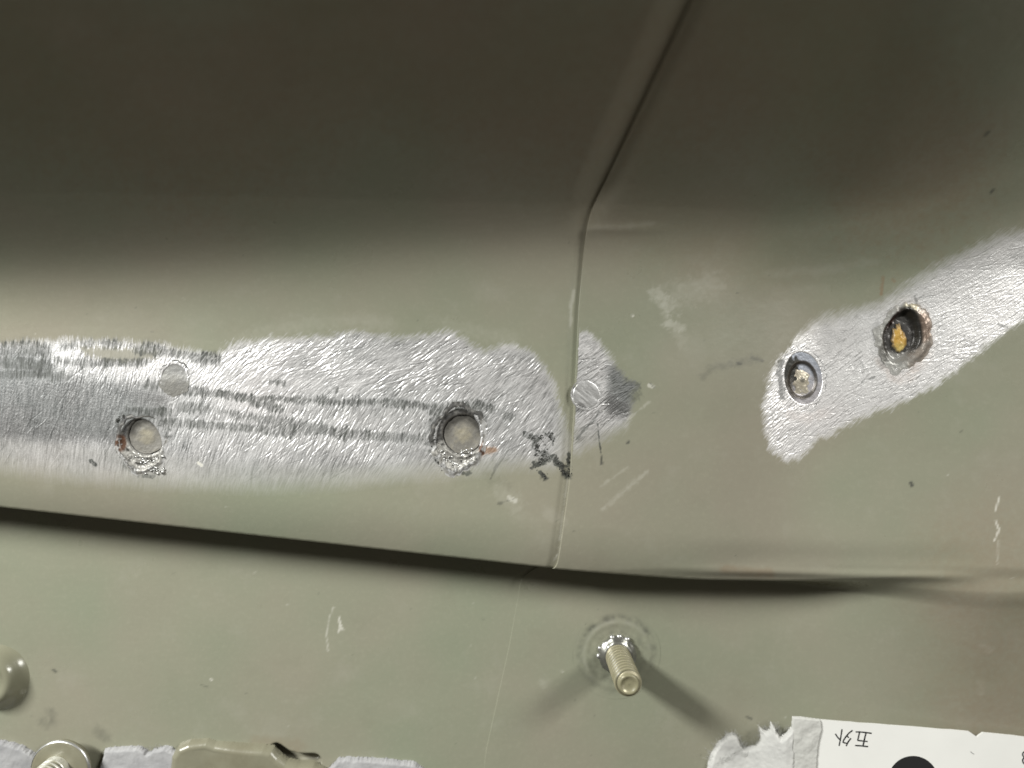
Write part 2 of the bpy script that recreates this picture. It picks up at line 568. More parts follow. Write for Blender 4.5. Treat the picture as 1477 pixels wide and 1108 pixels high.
def panel_material():
    m, nt, P = new_mat("olive_primer_and_ground_steel")
    b = NB(nt)
    geo = b.n('ShaderNodeNewGeometry')
    pos = geo.outputs['Position']
    bare = b.attr('bare').outputs['Fac']
    tone = b.attr('tone').outputs['Fac']
    grime = b.attr('grime').outputs['Fac']
    rust_and_warm_cast = b.attr('rust_and_warm_cast').outputs['Fac']
    scuff = b.attr('scuff').outputs['Fac']
    paint = b.ramp(b.noise(26, 3, 0.5, pos), [(0.32, c4(0.228, 0.243, 0.178)), (0.5, c4(0.247, 0.246, 0.186)),
                                              (0.68, c4(0.260, 0.243, 0.190))])
    fine = b.noise(1100, 2, 0.6, pos)
    paint = b.mixc(b.math('MULTIPLY', b.math('SUBTRACT', fine, 0.5, False), 0.35, True), paint, c4(0.4, 0.39, 0.3))
    smear = b.noise(90, 6, 0.65, pos)
    paint = b.mixc(b.math('MULTIPLY', b.math('SUBTRACT', smear, 0.56), 1.1, True), paint, c4(0.36, 0.35, 0.30))
    paint = b.mixc(b.math('MULTIPLY', b.math('SUBTRACT', 0.44, smear), 0.9, True), paint, c4(0.17, 0.165, 0.12))
    mv = b.noise(420, 4, 0.6, pos)
    metal = b.mixc(tone, c4(0.15, 0.15, 0.15), c4(0.95, 0.93, 0.935))
    metal = b.mixc(b.math('MULTIPLY', mv, 0.22), metal, c4(0.55, 0.55, 0.56))
    metal = b.mixc(b.math('MULTIPLY', b.noise(75, 3, 0.5, pos), 0.30), metal, c4(0.62, 0.68, 0.68))
    metal = b.mixc(b.math('MULTIPLY', b.math('SUBTRACT', b.noise(52, 3, 0.5, pos), 0.45), 0.6, True), metal, c4(0.80, 0.70, 0.70))
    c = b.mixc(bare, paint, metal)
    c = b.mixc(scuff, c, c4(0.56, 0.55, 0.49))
    c = b.mixc(rust_and_warm_cast, c, c4(0.20, 0.105, 0.045))
    gcol = b.ramp(b.noise(700, 3, 0.6, pos), [(0.3, c4(0.020, 0.022, 0.019)), (0.7, c4(0.058, 0.063, 0.055))])
    c = b.mixc(grime, c, gcol)
    b.l(c, P.inputs['Base Color'])
    cover = b.math('MAXIMUM', grime, b.math('MAXIMUM', rust_and_warm_cast, scuff))
    met = b.math('MULTIPLY', bare, b.math('SUBTRACT', 1.0, cover), True)
    b.l(b.math('MULTIPLY', met, b.math('SUBTRACT', 0.94, b.math('MULTIPLY', tone, 0.36)), True), P.inputs['Metallic'])
    pr = b.math('MULTIPLY_ADD', b.noise(60, 5, 0.6, pos), 0.22)
    pr.node.inputs[2].default_value = 0.19
    rr = b.n('ShaderNodeMix', data_type='FLOAT')
    b.l(bare, rr.inputs[0])
    b.l(pr, rr.inputs[2])
    rr.inputs[3].default_value = 0.36
    r2 = b.math('MULTIPLY_ADD', cover, 0.3)
    b.l(rr.outputs[0], r2.node.inputs[2])
    b.l(r2, P.inputs['Roughness'])
    bump = b.n('ShaderNodeBump')
    bump.inputs['Strength'].default_value = 0.42
    bump.inputs['Distance'].default_value = 0.00006
    hgt = b.math('ADD', b.noise(650, 3, 0.55, pos), b.math('MULTIPLY', b.noise(170, 2, 0.5, pos), 1.5))
    b.l(hgt, bump.inputs['Height'])
    grain = b.n('ShaderNodeBump')
    grain.inputs['Distance'].default_value = 0.00004
    b.l(b.math('MULTIPLY', bare, 0.75), grain.inputs['Strength'])
    b.l(b.noise(2600, 3, 0.7, pos), grain.inputs['Height'])
    b.l(bump.outputs[0], grain.inputs['Normal'])
    b.l(grain.outputs[0], P.inputs['Normal'])
    return m


def tint_material():
    """weld metal: oxide colour with some painted shade, metalness and roughness come from the piece's own attributes"""
    m, nt, P = new_mat("weld_metal")
    b = NB(nt)
    geo = b.n('ShaderNodeNewGeometry')
    pos = geo.outputs['Position']
    c = b.attr('tint').outputs['Color']
    var = b.noise(900, 4, 0.65, pos)
    c = b.mixc(b.math('MULTIPLY', var, 0.5), c, c4(0.10, 0.095, 0.08))
    b.l(c, P.inputs['Base Color'])
    b.l(b.attr('metalness').outputs['Fac'], P.inputs['Metallic'])
    b.l(b.attr('dull').outputs['Fac'], P.inputs['Roughness'])
    bump = b.n('ShaderNodeBump')
    bump.inputs['Strength'].default_value = 0.5
    bump.inputs['Distance'].default_value = 0.00012
    b.l(b.noise(1400, 4, 0.6, pos), bump.inputs['Height'])
    b.l(bump.outputs[0], P.inputs['Normal'])
    return m


def simple_mat(name, col, rough=0.5, metal=0.0, var=0.0, vscale=400, bump=0.0, bscale=600, bdist=0.0001, col2=None):
    m, nt, P = new_mat(name)
    b = NB(nt)
    pos = b.n('ShaderNodeNewGeometry').outputs['Position']
    if var > 0:
        c2 = col2 or tuple(x * 0.5 for x in col)
        r = b.ramp(b.noise(vscale, 4, 0.6, pos), [(0.5 - 0.25, c4(*[a + (d - a) * var for a, d in zip(col, c2)])), (0.62, c4(*col))])
        b.l(r, P.inputs['Base Color'])
    else:
        P.inputs['Base Color'].default_value = c4(*col)
    P.inputs['Roughness'].default_value = rough
    P.inputs['Metallic'].default_value = metal
    if bump > 0:
        bp = b.n('ShaderNodeBump')
        bp.inputs['Strength'].default_value = bump
        bp.inputs['Distance'].default_value = bdist
        b.l(b.noise(bscale, 4, 0.6, pos), bp.inputs['Height'])
        b.l(bp.outputs[0], P.inputs['Normal'])
    return m


M_PANEL = panel_material()
M_WELD = tint_material()
M_GRIMY = simple_mat("grimy_olive_primer", (0.225, 0.218, 0.16), 0.30, 0.0, 0.6, 130, 0.25, 600, 0.00006, (0.15, 0.135, 0.09))
M_SLAG = simple_mat("burnt_slag", (0.05, 0.05, 0.045), 0.85, 0.0, 0.8, 900, 0.6, 1500, 0.0002, (0.015, 0.015, 0.014))
M_STEEL = simple_mat("bright_steel", (0.66, 0.66, 0.645), 0.34, 0.85, 0.5, 700, 0.3, 1200, 0.0001)
M_FELT = simple_mat("grey_fleece", (0.36, 0.36, 0.365), 0.95, 0.0, 0.8, 260, 0.45, 900, 0.0002, (0.24, 0.24, 0.25))
M_TORN = simple_mat("torn_white_fleece", (0.55, 0.55, 0.53), 0.95, 0.0, 0.7, 240, 0.4, 1000, 0.0002, (0.42, 0.42, 0.41))
M_TAPE = simple_mat("grey_white_tape", (0.50, 0.50, 0.475), 0.8, 0.0, 0.5, 150, 0.5, 500, 0.0002, (0.40, 0.40, 0.38))
M_CARD = simple_mat("white_card", (0.745, 0.745, 0.72), 0.7, 0.0, 0.12, 60, 0.15, 900, 0.00005)
M_INK = simple_mat("black_ink", (0.012, 0.012, 0.013), 0.6)
M_PALE_INK = simple_mat("smudged_ink", (0.18, 0.18, 0.18), 0.7)

# outlines of the ground areas, in photo pixels
LEFT_POLY = [(-130, 503), (0, 497), (60, 494), (110, 491), (170, 493), (235, 500), (312, 514), (330, 500), (390, 489), (470, 487),
             (512, 480), (560, 487), (605, 486), (645, 479), (672, 492), (700, 511), (722, 500), (737, 497), (762, 508),
             (778, 522), (796, 555), (806, 585), (812, 612), (810, 650), (796, 668), (760, 664), (720, 668), (690, 672),
             (640, 676), (560, 684), (480, 692), (380, 696), (250, 692), (120, 684), (0, 668), (-130, 660)]
MID_POLY = [(826, 486), (833, 482), (846, 478), (858, 488), (872, 506), (888, 530), (902, 548), (918, 556), (908, 570), (912, 588),
            (906, 606), (884, 622), (868, 632), (846, 642), (826, 652)]
RIGHT_POLY = [(1101, 580), (1104, 610), (1111, 645), (1124, 656), (1137, 663), (1155, 657), (1172, 640), (1181, 628), (1192, 630),
              (1210, 617), (1236, 603), (1301, 580), (1333, 564), (1380, 533), (1437, 489), (1477, 460), (1600, 368), (1600, 300), (1540, 318),
              (1477, 337), (1447, 343), (1411, 359), (1359, 385), (1307, 417), (1275, 440), (1226, 453), (1174, 468), (1145, 495),
              (1116, 531)]


# ------------------------------------------------------------------ the two overlapping sheets
rows = np.concatenate([np.arange(-98, 26, 0.32), np.arange(26, 92, 0.28)])


def build_sheet(name, scol, right):
    V, Sc = np.meshgrid(rows, scol, indexing='ij')
    U = seam(V) + Sc
    Z = surf(U, V)
    onwall = ss((V - v_wall(U)) / 9)
    if right:
        Z = Z + overlap(V) - 1.2 * onwall * np.exp(-(Sc / 3.0) ** 2)
    else:
        dip = (0.28 * ss((Sc + 2.2) / 1.2) * (1 - onwall) + 1.6 * onwall * ss((Sc + 6.5) / 6.5)) * ss((V + 46) / 6)
        Z = Z - dip
    px, py = topx(U, V, Z)
    for poly in ([MID_POLY, RIGHT_POLY] if right else [LEFT_POLY]):
        b = (px > min(p[0] for p in poly) - 14) & (px < max(p[0] for p in poly) + 14) & (py > min(p[1] for p in poly) - 14) & (py < max(p[1] for p in poly) + 14)
        sink = np.zeros(Z.shape)
        sink[b] = 0.22 * ss((poly_sd(px[b], py[b], poly) + 13) / 9)
        if right:
            sink *= Sc > 0.35
        Z = Z - sink
    Z = Z + dips(U, V)
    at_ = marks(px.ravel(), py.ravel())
    co = np.stack([U, V, Z], -1)
    if right:
        # rolled cut edge down on to the left sheet
        sk1 = co[:, 0].copy()
        sk1[:, 0] -= 0.10
        sk1[:, 2] -= 0.10
        sk2 = sk1.copy()
        sk2[:, 2] -= overlap(rows) + 0.25
        co = np.concatenate([sk2[:, None], sk1[:, None], co], 1)
        for k in at_:
            a = at_[k].reshape(len(rows), -1)
            at_[k] = np.concatenate([a[:, :1], a[:, :1], a], 1).ravel()
    h, wd = co.shape[:2]
    return mesh_from_arrays(name, co, grid_faces(h, wd), at_, mat=M_PANEL)


left = build_sheet("sheet_metal_panel", np.arange(-152, 3.2, 0.36), False)
tag(left, "olive primed steel sheet with long ground bare strip, left of the vertical seam", "metal panel", "overlapping steel sheets")
right = build_sheet("sheet_metal_panel", np.concatenate([[0, 0.12], np.arange(0.3, 142, 0.36)]), True)
tag(right, "olive primed steel sheet lapping over the seam, with diagonal ground strip on its right", "metal panel", "overlapping steel sheets")

# ------------------------------------------------------------------ ground (bare metal) patches
def patch(name, parent, poly, bbox, res, ang_fn, seed, extra_fn, side, edge_soft, edge_rag, tone0):
    (x0, y0, x1, y1) = bbox
    ua, va, _ = at([x0, x1, x0, x1], [y0, y0, y1, y1])
    U, V = np.meshgrid(np.arange(ua.min(), ua.max(), res), np.arange(va.min(), va.max(), res))
    Z0 = surf(U, V)
    if side > 0:
        Z0 = Z0 + overlap(V)
    else:
        Sc = U - seam(V)
        Z0 = Z0 - 0.28 * ss((Sc + 2.2) / 1.2) * ss((V + 46) / 6)
    px, py = topx(U, V, Z0)
    ang = np.radians(ang_fn(px, py))
    jitter = np.radians(5) * fbm(U / 14, V / 9, seed + 40, 2)
    la = lic(ang + jitter, 12, seed, 0.5)
    lb = lic(ang + jitter * 2 + np.radians(13), 17, seed + 1, 0.45)
    lc = lic(ang - np.radians(16), 40, seed + 2, 0.8)
    amp = np.clip(1.0 + 1.1 * fbm(U / 6.0, V / 4.0, seed + 33, 3), 0.3, 1.9)
    sd = poly_sd(px, py, poly)
    inner = sd > 1
    area = inner.sum() * res * res
    f1, c1 = scratch_lines(ang + jitter, inner, int(area * 3.4), seed + 5, res, 0.7, 4.2, 4)
    f2, c2 = scratch_lines(ang - np.radians(22), inner, int(area * 0.7), seed + 6, res, 1.0, 7.0, 9)
    edge_in = inner & (sd < 16)
    f3, c3 = scratch_lines(ang + jitter, edge_in, int(area * 1.6), seed + 7, res, 0.6, 3.0, 6)
    st = (f1 + 0.9 * f2) / (f1 + 0.9 * f2).std()
    st = 0.95 * st + 0.15 * la + 0.10 * lb
    st /= st.std()
    st = np.clip(st, -3.6, 3.6)
    soft = edge_soft(px, py)
    rag = edge_rag(px, py)
    bare = ss((sd + rag * (0.25 * la + 0.25 * lb + 0.8 * fbm(U / 1.5, V / 1.2, seed + 50, 4)) + soft * 0.5) / soft)
    bare = np.maximum(bare, 0.65 * np.maximum(c3, 0.6 * c1) * ss((sd + 18) / 16) * np.clip(rag / 5, 0, 1))
    tone = np.clip(tone0 + 0.12 * st + 0.07 * la + 0.22 * fbm(U / 6, V / 4, seed + 60, 4), 0.05, 1)
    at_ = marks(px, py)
    at_['bare'] = bare
    at_['tone'] = tone
    at_['_rough_k'] = np.ones_like(bare)
    extra_fn(px, py, U, V, la, np.maximum(c1, c3), at_)
    b = at_['bare']
    k = at_.pop('_rough_k')
    Z = Z0 + 0.014 * (1 - b) - 0.01 * b + 0.0145 * st * b * k * amp
    Z = Z + 0.010 * at_['grime'] * fbm(U / 0.5, V / 0.5, seed + 70, 2) + dips(U, V)
    keepv = sd > -34
    Sc = U - seam(V)
    keepv &= (Sc > 0.14) if side > 0 else (Sc < -0.05)
    kf = keepv[:-1, :-1] & keepv[1:, :-1] & keepv[:-1, 1:] & keepv[1:, 1:]
    # let the rim of the patch sink to the sheet
    Z = Z - 0.032 * ss((-sd - 10) / 24)
    f = grid_faces(*U.shape, keep=kf)
    co = np.stack([U, V, Z], -1).reshape(-1, 3)
    co, f, a, _ = compact(co, f, at_)
    return mesh_from_arrays(name, co, f, a, mat=M_PANEL, parent=parent)


def left_angle(px, py):
    up = np.interp(px, [0, 200, 300, 420, 600, 720, 820], [88, 82, 50, 38, 32, 42, 56])
    lo = np.interp(px, [0, 230, 400, 600, 720, 820], [86, 78, 64, 60, 54, 56])
    t = ss((py - 545) / 45)
    return up * (1 - t) + lo * t


# dark streaks of old coating left in the hollows: polyline, half width, strength
BANDS = [
    ([(200, 506), (250, 510), (300, 517)], 5, 0.75),
    ([(282, 517), (310, 518)], 8, 0.92),
    ([(90, 500), (130, 495)], 3, 0.55),
    ([(150, 497), (172, 496)], 2.5, 0.6),
    ([(210, 499), (236, 503)], 3, 0.7),
    ([(80, 520), (120, 524), (180, 523), (214, 522)], 4, 0.62),
    ([(-20, 503), (40, 503), (64, 508)], 9, 0.66),
    ([(-20, 522), (40, 525), (66, 527)], 9, 0.62),
    ([(-20, 541), (40, 540), (92, 541)], 6, 0.64),
    ([(262, 563), (300, 567), (350, 573), (395, 576)], 6, 0.86),
    ([(368, 580), (402, 588)], 7, 0.86),
    ([(395, 576), (460, 578), (530, 580), (600, 584), (640, 588)], 4.5, 0.84),
    ([(260, 586), (310, 592), (360, 602), (410, 608), (470, 616)], 5.5, 0.55),
    ([(240, 610), (300, 614), (380, 620), (420, 624)], 4.5, 0.6),
    ([(400, 616), (470, 622), (540, 628), (620, 634)], 7, 0.62),
    ([(182, 590), (238, 594)], 4, 0.9),
    ([(214, 555), (232, 558)], 6, 0.62),
    ([(480, 558), (486, 560)], 3.5, 0.7),
    ([(385, 550), (408, 552)], 3, 0.65),
    ([(624, 594), (650, 584), (690, 584), (706, 592)], 6, 0.75),
    ([(700, 588), (722, 592), (738, 602)], 4.5, 0.6),
]


def left_extra(px, py, U, V, la, lb, a):
    h1 = 0.55 * lic(np.full(px.shape, np.radians(82)), 16, 71, 0.7)
    h2 = 0.55 * lic(np.full(px.shape, np.radians(79)), 26, 75, 1.6)
    for pts, hw, st in BANDS:
        d = seg_dist(px, py, pts)
        st = 1 - (1 - st) ** 2.3
        lo = fbm(px / 45, py / 9, 83, 2)
        m = st * ss((hw + 2.6 + 2.7 * h1 + 2.2 * h2 + 4.0 * lo - d) / 7.0 + 0.35)
        m = m * ss((hw + 13 - d) / 6)
        sm = 0.26 * st * ss((hw + 9 + 5 * lo - d) / 10)
        a['grime'] = np.maximum(np.maximum(a['grime'], sm), m * (0.88 + 0.2 * np.clip(h1, -1, 1)))
    a['grime'] = np.clip(a['grime'] * (1 - 0.28 * ss((lb - 0.6) / 0.3)), 0, 0.96)
    # duller, smoother zones of the strip
    dull = poly_sd(px, py, [(-40, 498), (60, 500), (95, 538), (240, 556), (250, 600), (170, 640), (60, 640), (-40, 640)])
    g = ss((dull + 9 * h1 + 10) / 24)
    a['tone'] = a['tone'] * (1 - 0.80 * g) + 0.16 * g * np.clip(h1 + 0.3, -0.6, 1)
    a['_rough_k'] *= 1 - 0.45 * g
    # coating still on between the upper teeth
    kept = poly_sd(px, py, [(112, 499), (150, 501), (232, 506), (222, 518), (180, 522), (128, 515)])
    a['bare'] = a['bare'] * (1 - 0.85 * ss((kept + 5 * h1 + 4) / 7))
    # thinned coat along the foot of the strip
    f = ss((py - np.interp(px, [0, 200, 300, 500, 700, 800], [622, 640, 655, 660, 652, 660])) / 22)
    a['tone'] = np.clip(a['tone'] * (1 - 0.14 * f), 0.05, 1)
    a['_rough_k'] *= 1 - 0.72 * f * np.interp(px, [0, 250, 420, 800], [1, 1, 0.6, 0.5])
    a['bare'] = a['bare'] * (1 - 0.28 * f)
    a['tone'] = np.clip(a['tone'], 0.05, 1)


def left_soft(px, py):
    t = ss((py - 600) / 40)
    return 15 + 34 * t


def left_rag(px, py):
    t = ss((py - 600) / 40)
    return 6 - 2.5 * t


gp1 = patch("ground_patch", left, LEFT_POLY, (-90, 452, 836, 730), 0.105, left_angle, 1, left_extra, -1, left_soft, left_rag, 0.74)
gp1['label'] = "long bare strip ground bright, with dark streaks"


def mid_extra(px, py, U, V, la, lb, a):
    v = ss((px - 868) / 16) * ss((py - 515) / 20) * (1 - ss((py - 592) / 18))
    a['tone'] = np.clip(a['tone'] * (1 - 0.8 * v), 0.05, 1)
    f = ss((py - 600) / 30)
    a['bare'] *= 1 - 0.35 * f
    a['tone'] *= 1 - 0.2 * f
    # disc left smooth at the lower left of the seam spot
    dd = np.hypot((px - 835) / 9, (py - 589) / 6)
    k = ss((1.2 - dd) / 0.5)
    a['tone'] = a['tone'] * (1 - 0.5 * k)


gp2 = patch("ground_patch", right, MID_POLY, (812, 450, 955, 690), 0.105, lambda x, y: np.interp(y, [470, 570, 640], [34, 40, 48]), 9, mid_extra, 1,
            lambda x, y: 13 + 16 * ss((y - 600) / 30), lambda x, y: 5 + 0 * x, 0.76)
gp2['label'] = "small triangular bare patch against the seam"


def right_extra(px, py, U, V, la, lb, a):
    # upper side of the strip: only lightly rubbed, smoother and duller
    t = (py - np.interp(px, [1100, 1180, 1300, 1400, 1477], [560, 500, 455, 400, 372]))
    f = 1 - ss((t - 0) / 46)
    f = f * ss((px - 1150) / 40)
    a['_rough_k'] *= 1 - 0.65 * f
    a['tone'] = np.clip(a['tone'] * (1 - 0.12 * f) + 0.12 * (1 - f), 0.05, 1)
    u2 = fbm(px / 22, py / 12, 93, 3)
    a['tone'] = np.clip(a['tone'] - 0.10 * np.clip(u2, 0, 1) * f, 0.05, 1)
    # scorch round the amber spot
    d = np.hypot((px - 1303) / 46, (py - 487) / 60)
    a['rust_and_warm_cast'] = np.maximum(a['rust_and_warm_cast'], 0.30 * ss((px - 1285) / 30) * ss((1.12 - d) / 0.22) * (0.6 + 0.5 * fbm(px / 8, py / 8, 95, 3)))


def right_soft(px, py):
    low = ss((py - np.interp(px, [1100, 1200, 1300, 1400, 1477], [540, 545, 505, 440, 400])) / 12)
    return 30 - 17 * np.maximum(low, ss((1170 - px) / 30))


gp3 = patch("ground_patch", right, RIGHT_POLY, (1070, 285, 1560, 700), 0.105, lambda x, y: np.interp(x, [1100, 1250, 1477], [44, 40, 37]), 21, right_extra, 1,
            right_soft, lambda x, y: 6 + 0 * x, 1.06)
gp3['label'] = "diagonal bare strip with fringed edge and two weld craters"


# ------------------------------------------------------------------ spot welds
def disc(name, parent, key_or_c, rx, ry, rot, prof, tintf, nr=36, nt=110, edge=0.05, seed=0, zoff=0.0, label=None, sup=2.0):
    """polar sheet of metal moulded on the panel; prof(rn, x, y) mm above the panel, x right / y up in mm"""
    cu, cv = key_or_c
    rn, th = np.meshgrid(np.linspace(0, 1, nr + 1) ** 0.8, np.linspace(0, 2 * np.pi, nt, endpoint=False), indexing='ij')
    jit = 1 + edge * (vnoise(np.cos(th) * 3 + 9, np.sin(th) * 3 + 9, seed) + 0.6 * vnoise(np.cos(th) * 8 + 9, np.sin(th) * 8 + 9, seed + 1)) * rn ** 3
    jit = jit * (np.abs(np.cos(th)) ** sup + np.abs(np.sin(th)) ** sup) ** (-1 / sup)
    ex = rx * rn * jit * np.cos(th)
    ey = ry * rn * jit * np.sin(th)
    x = ex * math.cos(rot) - ey * math.sin(rot)
    y = ex * math.sin(rot) + ey * math.cos(rot)
    U, V = cu + x, cv + y
    base = zfull(np.full(1, cu), np.full(1, cv))[0]
    Zs = surf(U, V) + (overlap(V) if cu > seam(np.array([cv]))[0] else 0)
    Z = Zs + prof(rn, x, y) + zoff
    rgb, met, dull = tintf(rn, x, y)
    rgb = np.broadcast_to(rgb, x.shape + (3,))
    i = np.arange((nr + 1) * nt).reshape(nr + 1, nt)
    f = np.stack([i[:-1], i[1:], np.roll(i[1:], -1, 1), np.roll(i[:-1], -1, 1)], -1).reshape(-1, 4)
    co = np.stack([x, y, Z - base], -1)
    o = mesh_from_arrays(name, co, f, {'metalness': np.broadcast_to(met, x.shape), 'dull': np.broadcast_to(dull, x.shape)},
                         {'tint': rgb}, M_WELD, loc=(cu, cv, base))
    if parent:
        o.parent = parent
        o.location = [a - b for a, b in zip(o.location, parent.location)]
    if label:
        o['label'] = label
    return o


def lerp3(a, b, t):
    return np.asarray(a)[None, None, :] * (1 - t[..., None]) + np.asarray(b)[None, None, :] * t[..., None]


def over(base, col, t):
    return base * (1 - t[..., None]) + np.asarray(col)[None, None, :] * t[..., None]


PX = 0.1465   # mm per photo pixel on the strip


def lumps(name, parent, pts_px, n, rmin, rmax, seed, mat, spread=2.0, flat=0.5, lift=0.05, kind='stuff', label=None, origin=None):
    """little rough beads thrown on the sheet"""
    rng = np.random.RandomState(seed)
    ico = bmesh.new()
    bmesh.ops.create_icosphere(ico, subdivisions=1, radius=1)
    base = np.array([v.co[:] for v in ico.verts])
    tri = np.array([[v.index for v in f.verts] for f in ico.faces])
    ico.free()
    pts = np.array(pts_px, float)
    seg = rng.randint(0, len(pts) // 2, n)
    t = rng.rand(n)
    p = pts[2 * seg] * (1 - t[:, None]) + pts[2 * seg + 1] * t[:, None] + rng.randn(n, 2) * spread
    u, v, z = at(p[:, 0], p[:, 1])
    z = z + dips(u, v) * 0.35
    cos, fs = [], []
    for i in range(n):
        r = rmin + (rmax - rmin) * rng.rand() ** 2
        s = np.array([r * (0.7 + 0.8 * rng.rand()), r * (0.6 + 0.5 * rng.rand()), r * flat])
        a = rng.rand() * 6.28
        R = np.array([[math.cos(a), -math.sin(a), 0], [math.sin(a), math.cos(a), 0], [0, 0, 1]])
        b = base * (1 + 0.5 * rng.randn(len(base), 1)) * s
        cos.append(b @ R.T + np.array([u[i], v[i], z[i] + lift]))
        fs.append(tri + i * len(base))
    co = np.concatenate(cos)
    o0 = np.array(origin if origin is not None else (0, 0, 0))
    o = mesh_from_arrays(name, co - o0, np.concatenate(fs), mat=mat, parent=parent)
    if kind:
        o['kind'] = kind
    if label:
        o['label'] = label
    return o


def wdat(k):
    return WELDS[k]


# 1. flush, half ground-over spot
cu, cv, cz, rx, ry, rot = wdat('flush')
o = disc("spot_weld", left, (cu, cv), rx * 1.02, ry * 1.02, rot,
         lambda r, x, y: 0.01 - 0.16 * ss((0.98 - r) / 0.14) * (0.06 + 0.94 * ss(y / 2.5 + 0.35)) + 0.02 * fbm(x * 1.5, y * 1.5, 5, 3),
         lambda r, x, y: (over(lerp3((0.22, 0.215, 0.20), (0.27, 0.27, 0.265), np.clip(ss(0.5 + y / 5) + 0.6 * fbm(x * 0.9, y * 0.9, 62, 3), 0, 1)), (0.05, 0.05, 0.045),
                               0.9 * ss((r - 0.80) / 0.12) * ss((y - 0.6) / 1.2)), 0.55, 0.5),
         seed=61, edge=0.12, label="shallow grey spot weld nearly ground flush, above the left crater")


# 2 / 3. craters with a dished nugget and a torn rim
def crater(key, nug_px, nug_r, seed, label, warm, halo_dir):
    cu, cv, cz, rx, ry, rot = wdat(key)
    nu, nv, nz = [float(a) for a in at(*nug_px)]
    nx, ny = nu - cu, nv - cv
    nr_ = nug_r * PX

    def prof(r, x, y):
        d = np.hypot(x - nx, y - ny) / nr_
        hole = -0.66 * ss((1.10 - d) / 0.24)
        moat = -0.42 * ss((0.94 - r) / 0.18)
        low = ss((-y - 0.4) / 2.4)
        lip = 0.42 * np.exp(-((r - 0.84) / 0.085) ** 2) * (0.35 + 0.65 * low)
        rough = (0.17 * fbm(x * 1.3, y * 1.3, seed, 4) + 0.14 * np.abs(fbm(x * 2.6, y * 2.6, seed + 3, 3))) * ss((1 - r) / 0.1) * (0.35 + 0.65 * low) * ss((d - 0.9) / 0.3)
        ridge = 0.28 * np.exp(-((d - 1.18) / 0.09) ** 2) * low
        return 0.02 + hole + moat + lip * ss((1 - r) / 0.08) + rough * ss((0.97 - r) / 0.12) + ridge

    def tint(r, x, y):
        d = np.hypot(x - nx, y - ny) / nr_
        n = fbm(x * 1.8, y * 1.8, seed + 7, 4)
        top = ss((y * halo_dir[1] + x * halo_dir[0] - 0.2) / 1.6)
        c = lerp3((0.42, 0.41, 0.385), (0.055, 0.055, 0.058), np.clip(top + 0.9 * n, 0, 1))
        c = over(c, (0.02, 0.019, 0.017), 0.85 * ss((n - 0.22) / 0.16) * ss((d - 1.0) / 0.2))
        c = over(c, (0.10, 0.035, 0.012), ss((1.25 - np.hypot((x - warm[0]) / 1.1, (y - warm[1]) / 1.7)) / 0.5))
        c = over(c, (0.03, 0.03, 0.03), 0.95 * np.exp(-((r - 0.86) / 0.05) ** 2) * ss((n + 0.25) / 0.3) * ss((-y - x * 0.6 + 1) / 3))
        c = over(c, (0.06, 0.055, 0.05), ss((0.18 - np.abs(d - 1.02)) / 0.12) * (0.25 + 0.6 * ss((y + 1.5) / 3)))  # burnt ring round the nugget, deepened at top where shade falls
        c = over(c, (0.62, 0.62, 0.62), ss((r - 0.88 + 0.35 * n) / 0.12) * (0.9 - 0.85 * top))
        met = 0.30 + 0.0 * r
        return c, met, 0.46 + 0.0 * r
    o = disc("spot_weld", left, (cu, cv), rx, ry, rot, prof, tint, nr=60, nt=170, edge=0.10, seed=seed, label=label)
    # the dished nugget, shade on its upper rim painted dark
    nug = disc("weld_nugget", o, (nu, nv), nr_ * 0.985, nr_ * 0.985, 0,
               lambda r, x, y: -0.50 + 0.20 * r ** 3 + 0.14 * np.exp(-(r / 0.5) ** 2) + 0.07 * fbm(x * 1.1, y * 1.1, seed + 9, 4) + 0.10 * ss((-y - 1.2) / 1.5) * np.abs(fbm(x * 2, y * 2, seed + 10, 3)),
               lambda r, x, y: (over(lerp3((0.34, 0.31, 0.235), (0.21, 0.20, 0.18), np.clip(ss((r - 0.1) / 0.6) + 0.5 * fbm(x * 1.4, y * 1.4, seed + 13, 3), 0, 1)), (0.035, 0.033, 0.03),
                                     0.93 * ss((r - 0.55 + 0.12 * fbm(x * 1.3, y * 1.3, seed + 15, 3)) / 0.34) * ss((y + 1.0) / 2.4)), 0.15, 0.6),
               nr=30, nt=90, edge=0.03, seed=seed + 20)
    return o, nug


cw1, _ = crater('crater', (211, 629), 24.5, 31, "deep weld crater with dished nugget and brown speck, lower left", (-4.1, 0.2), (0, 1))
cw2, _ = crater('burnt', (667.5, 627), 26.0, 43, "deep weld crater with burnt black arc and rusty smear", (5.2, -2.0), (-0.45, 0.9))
lumps("weld_spatter", cw1, [(190, 655), (214, 664), (206, 668), (236, 656), (210, 680), (236, 676), (200, 664), (230, 668)], 60, 0.12, 0.42, 3,
      M_STEEL, 2.6, 0.7, 0.12, origin=[a / MM for a in cw1.location])
lumps("weld_spatter", cw2, [(630, 648), (656, 660), (652, 656), (684, 648), (640, 662), (668, 676), (660, 658), (682, 660)], 70, 0.12, 0.40, 4,
      M_STEEL, 2.4, 0.7, 0.12, origin=[a / MM for a in cw2.location])

# 4. flat ringed spot on the seam edge
cu, cv, cz, rx, ry, rot = wdat('seamring')


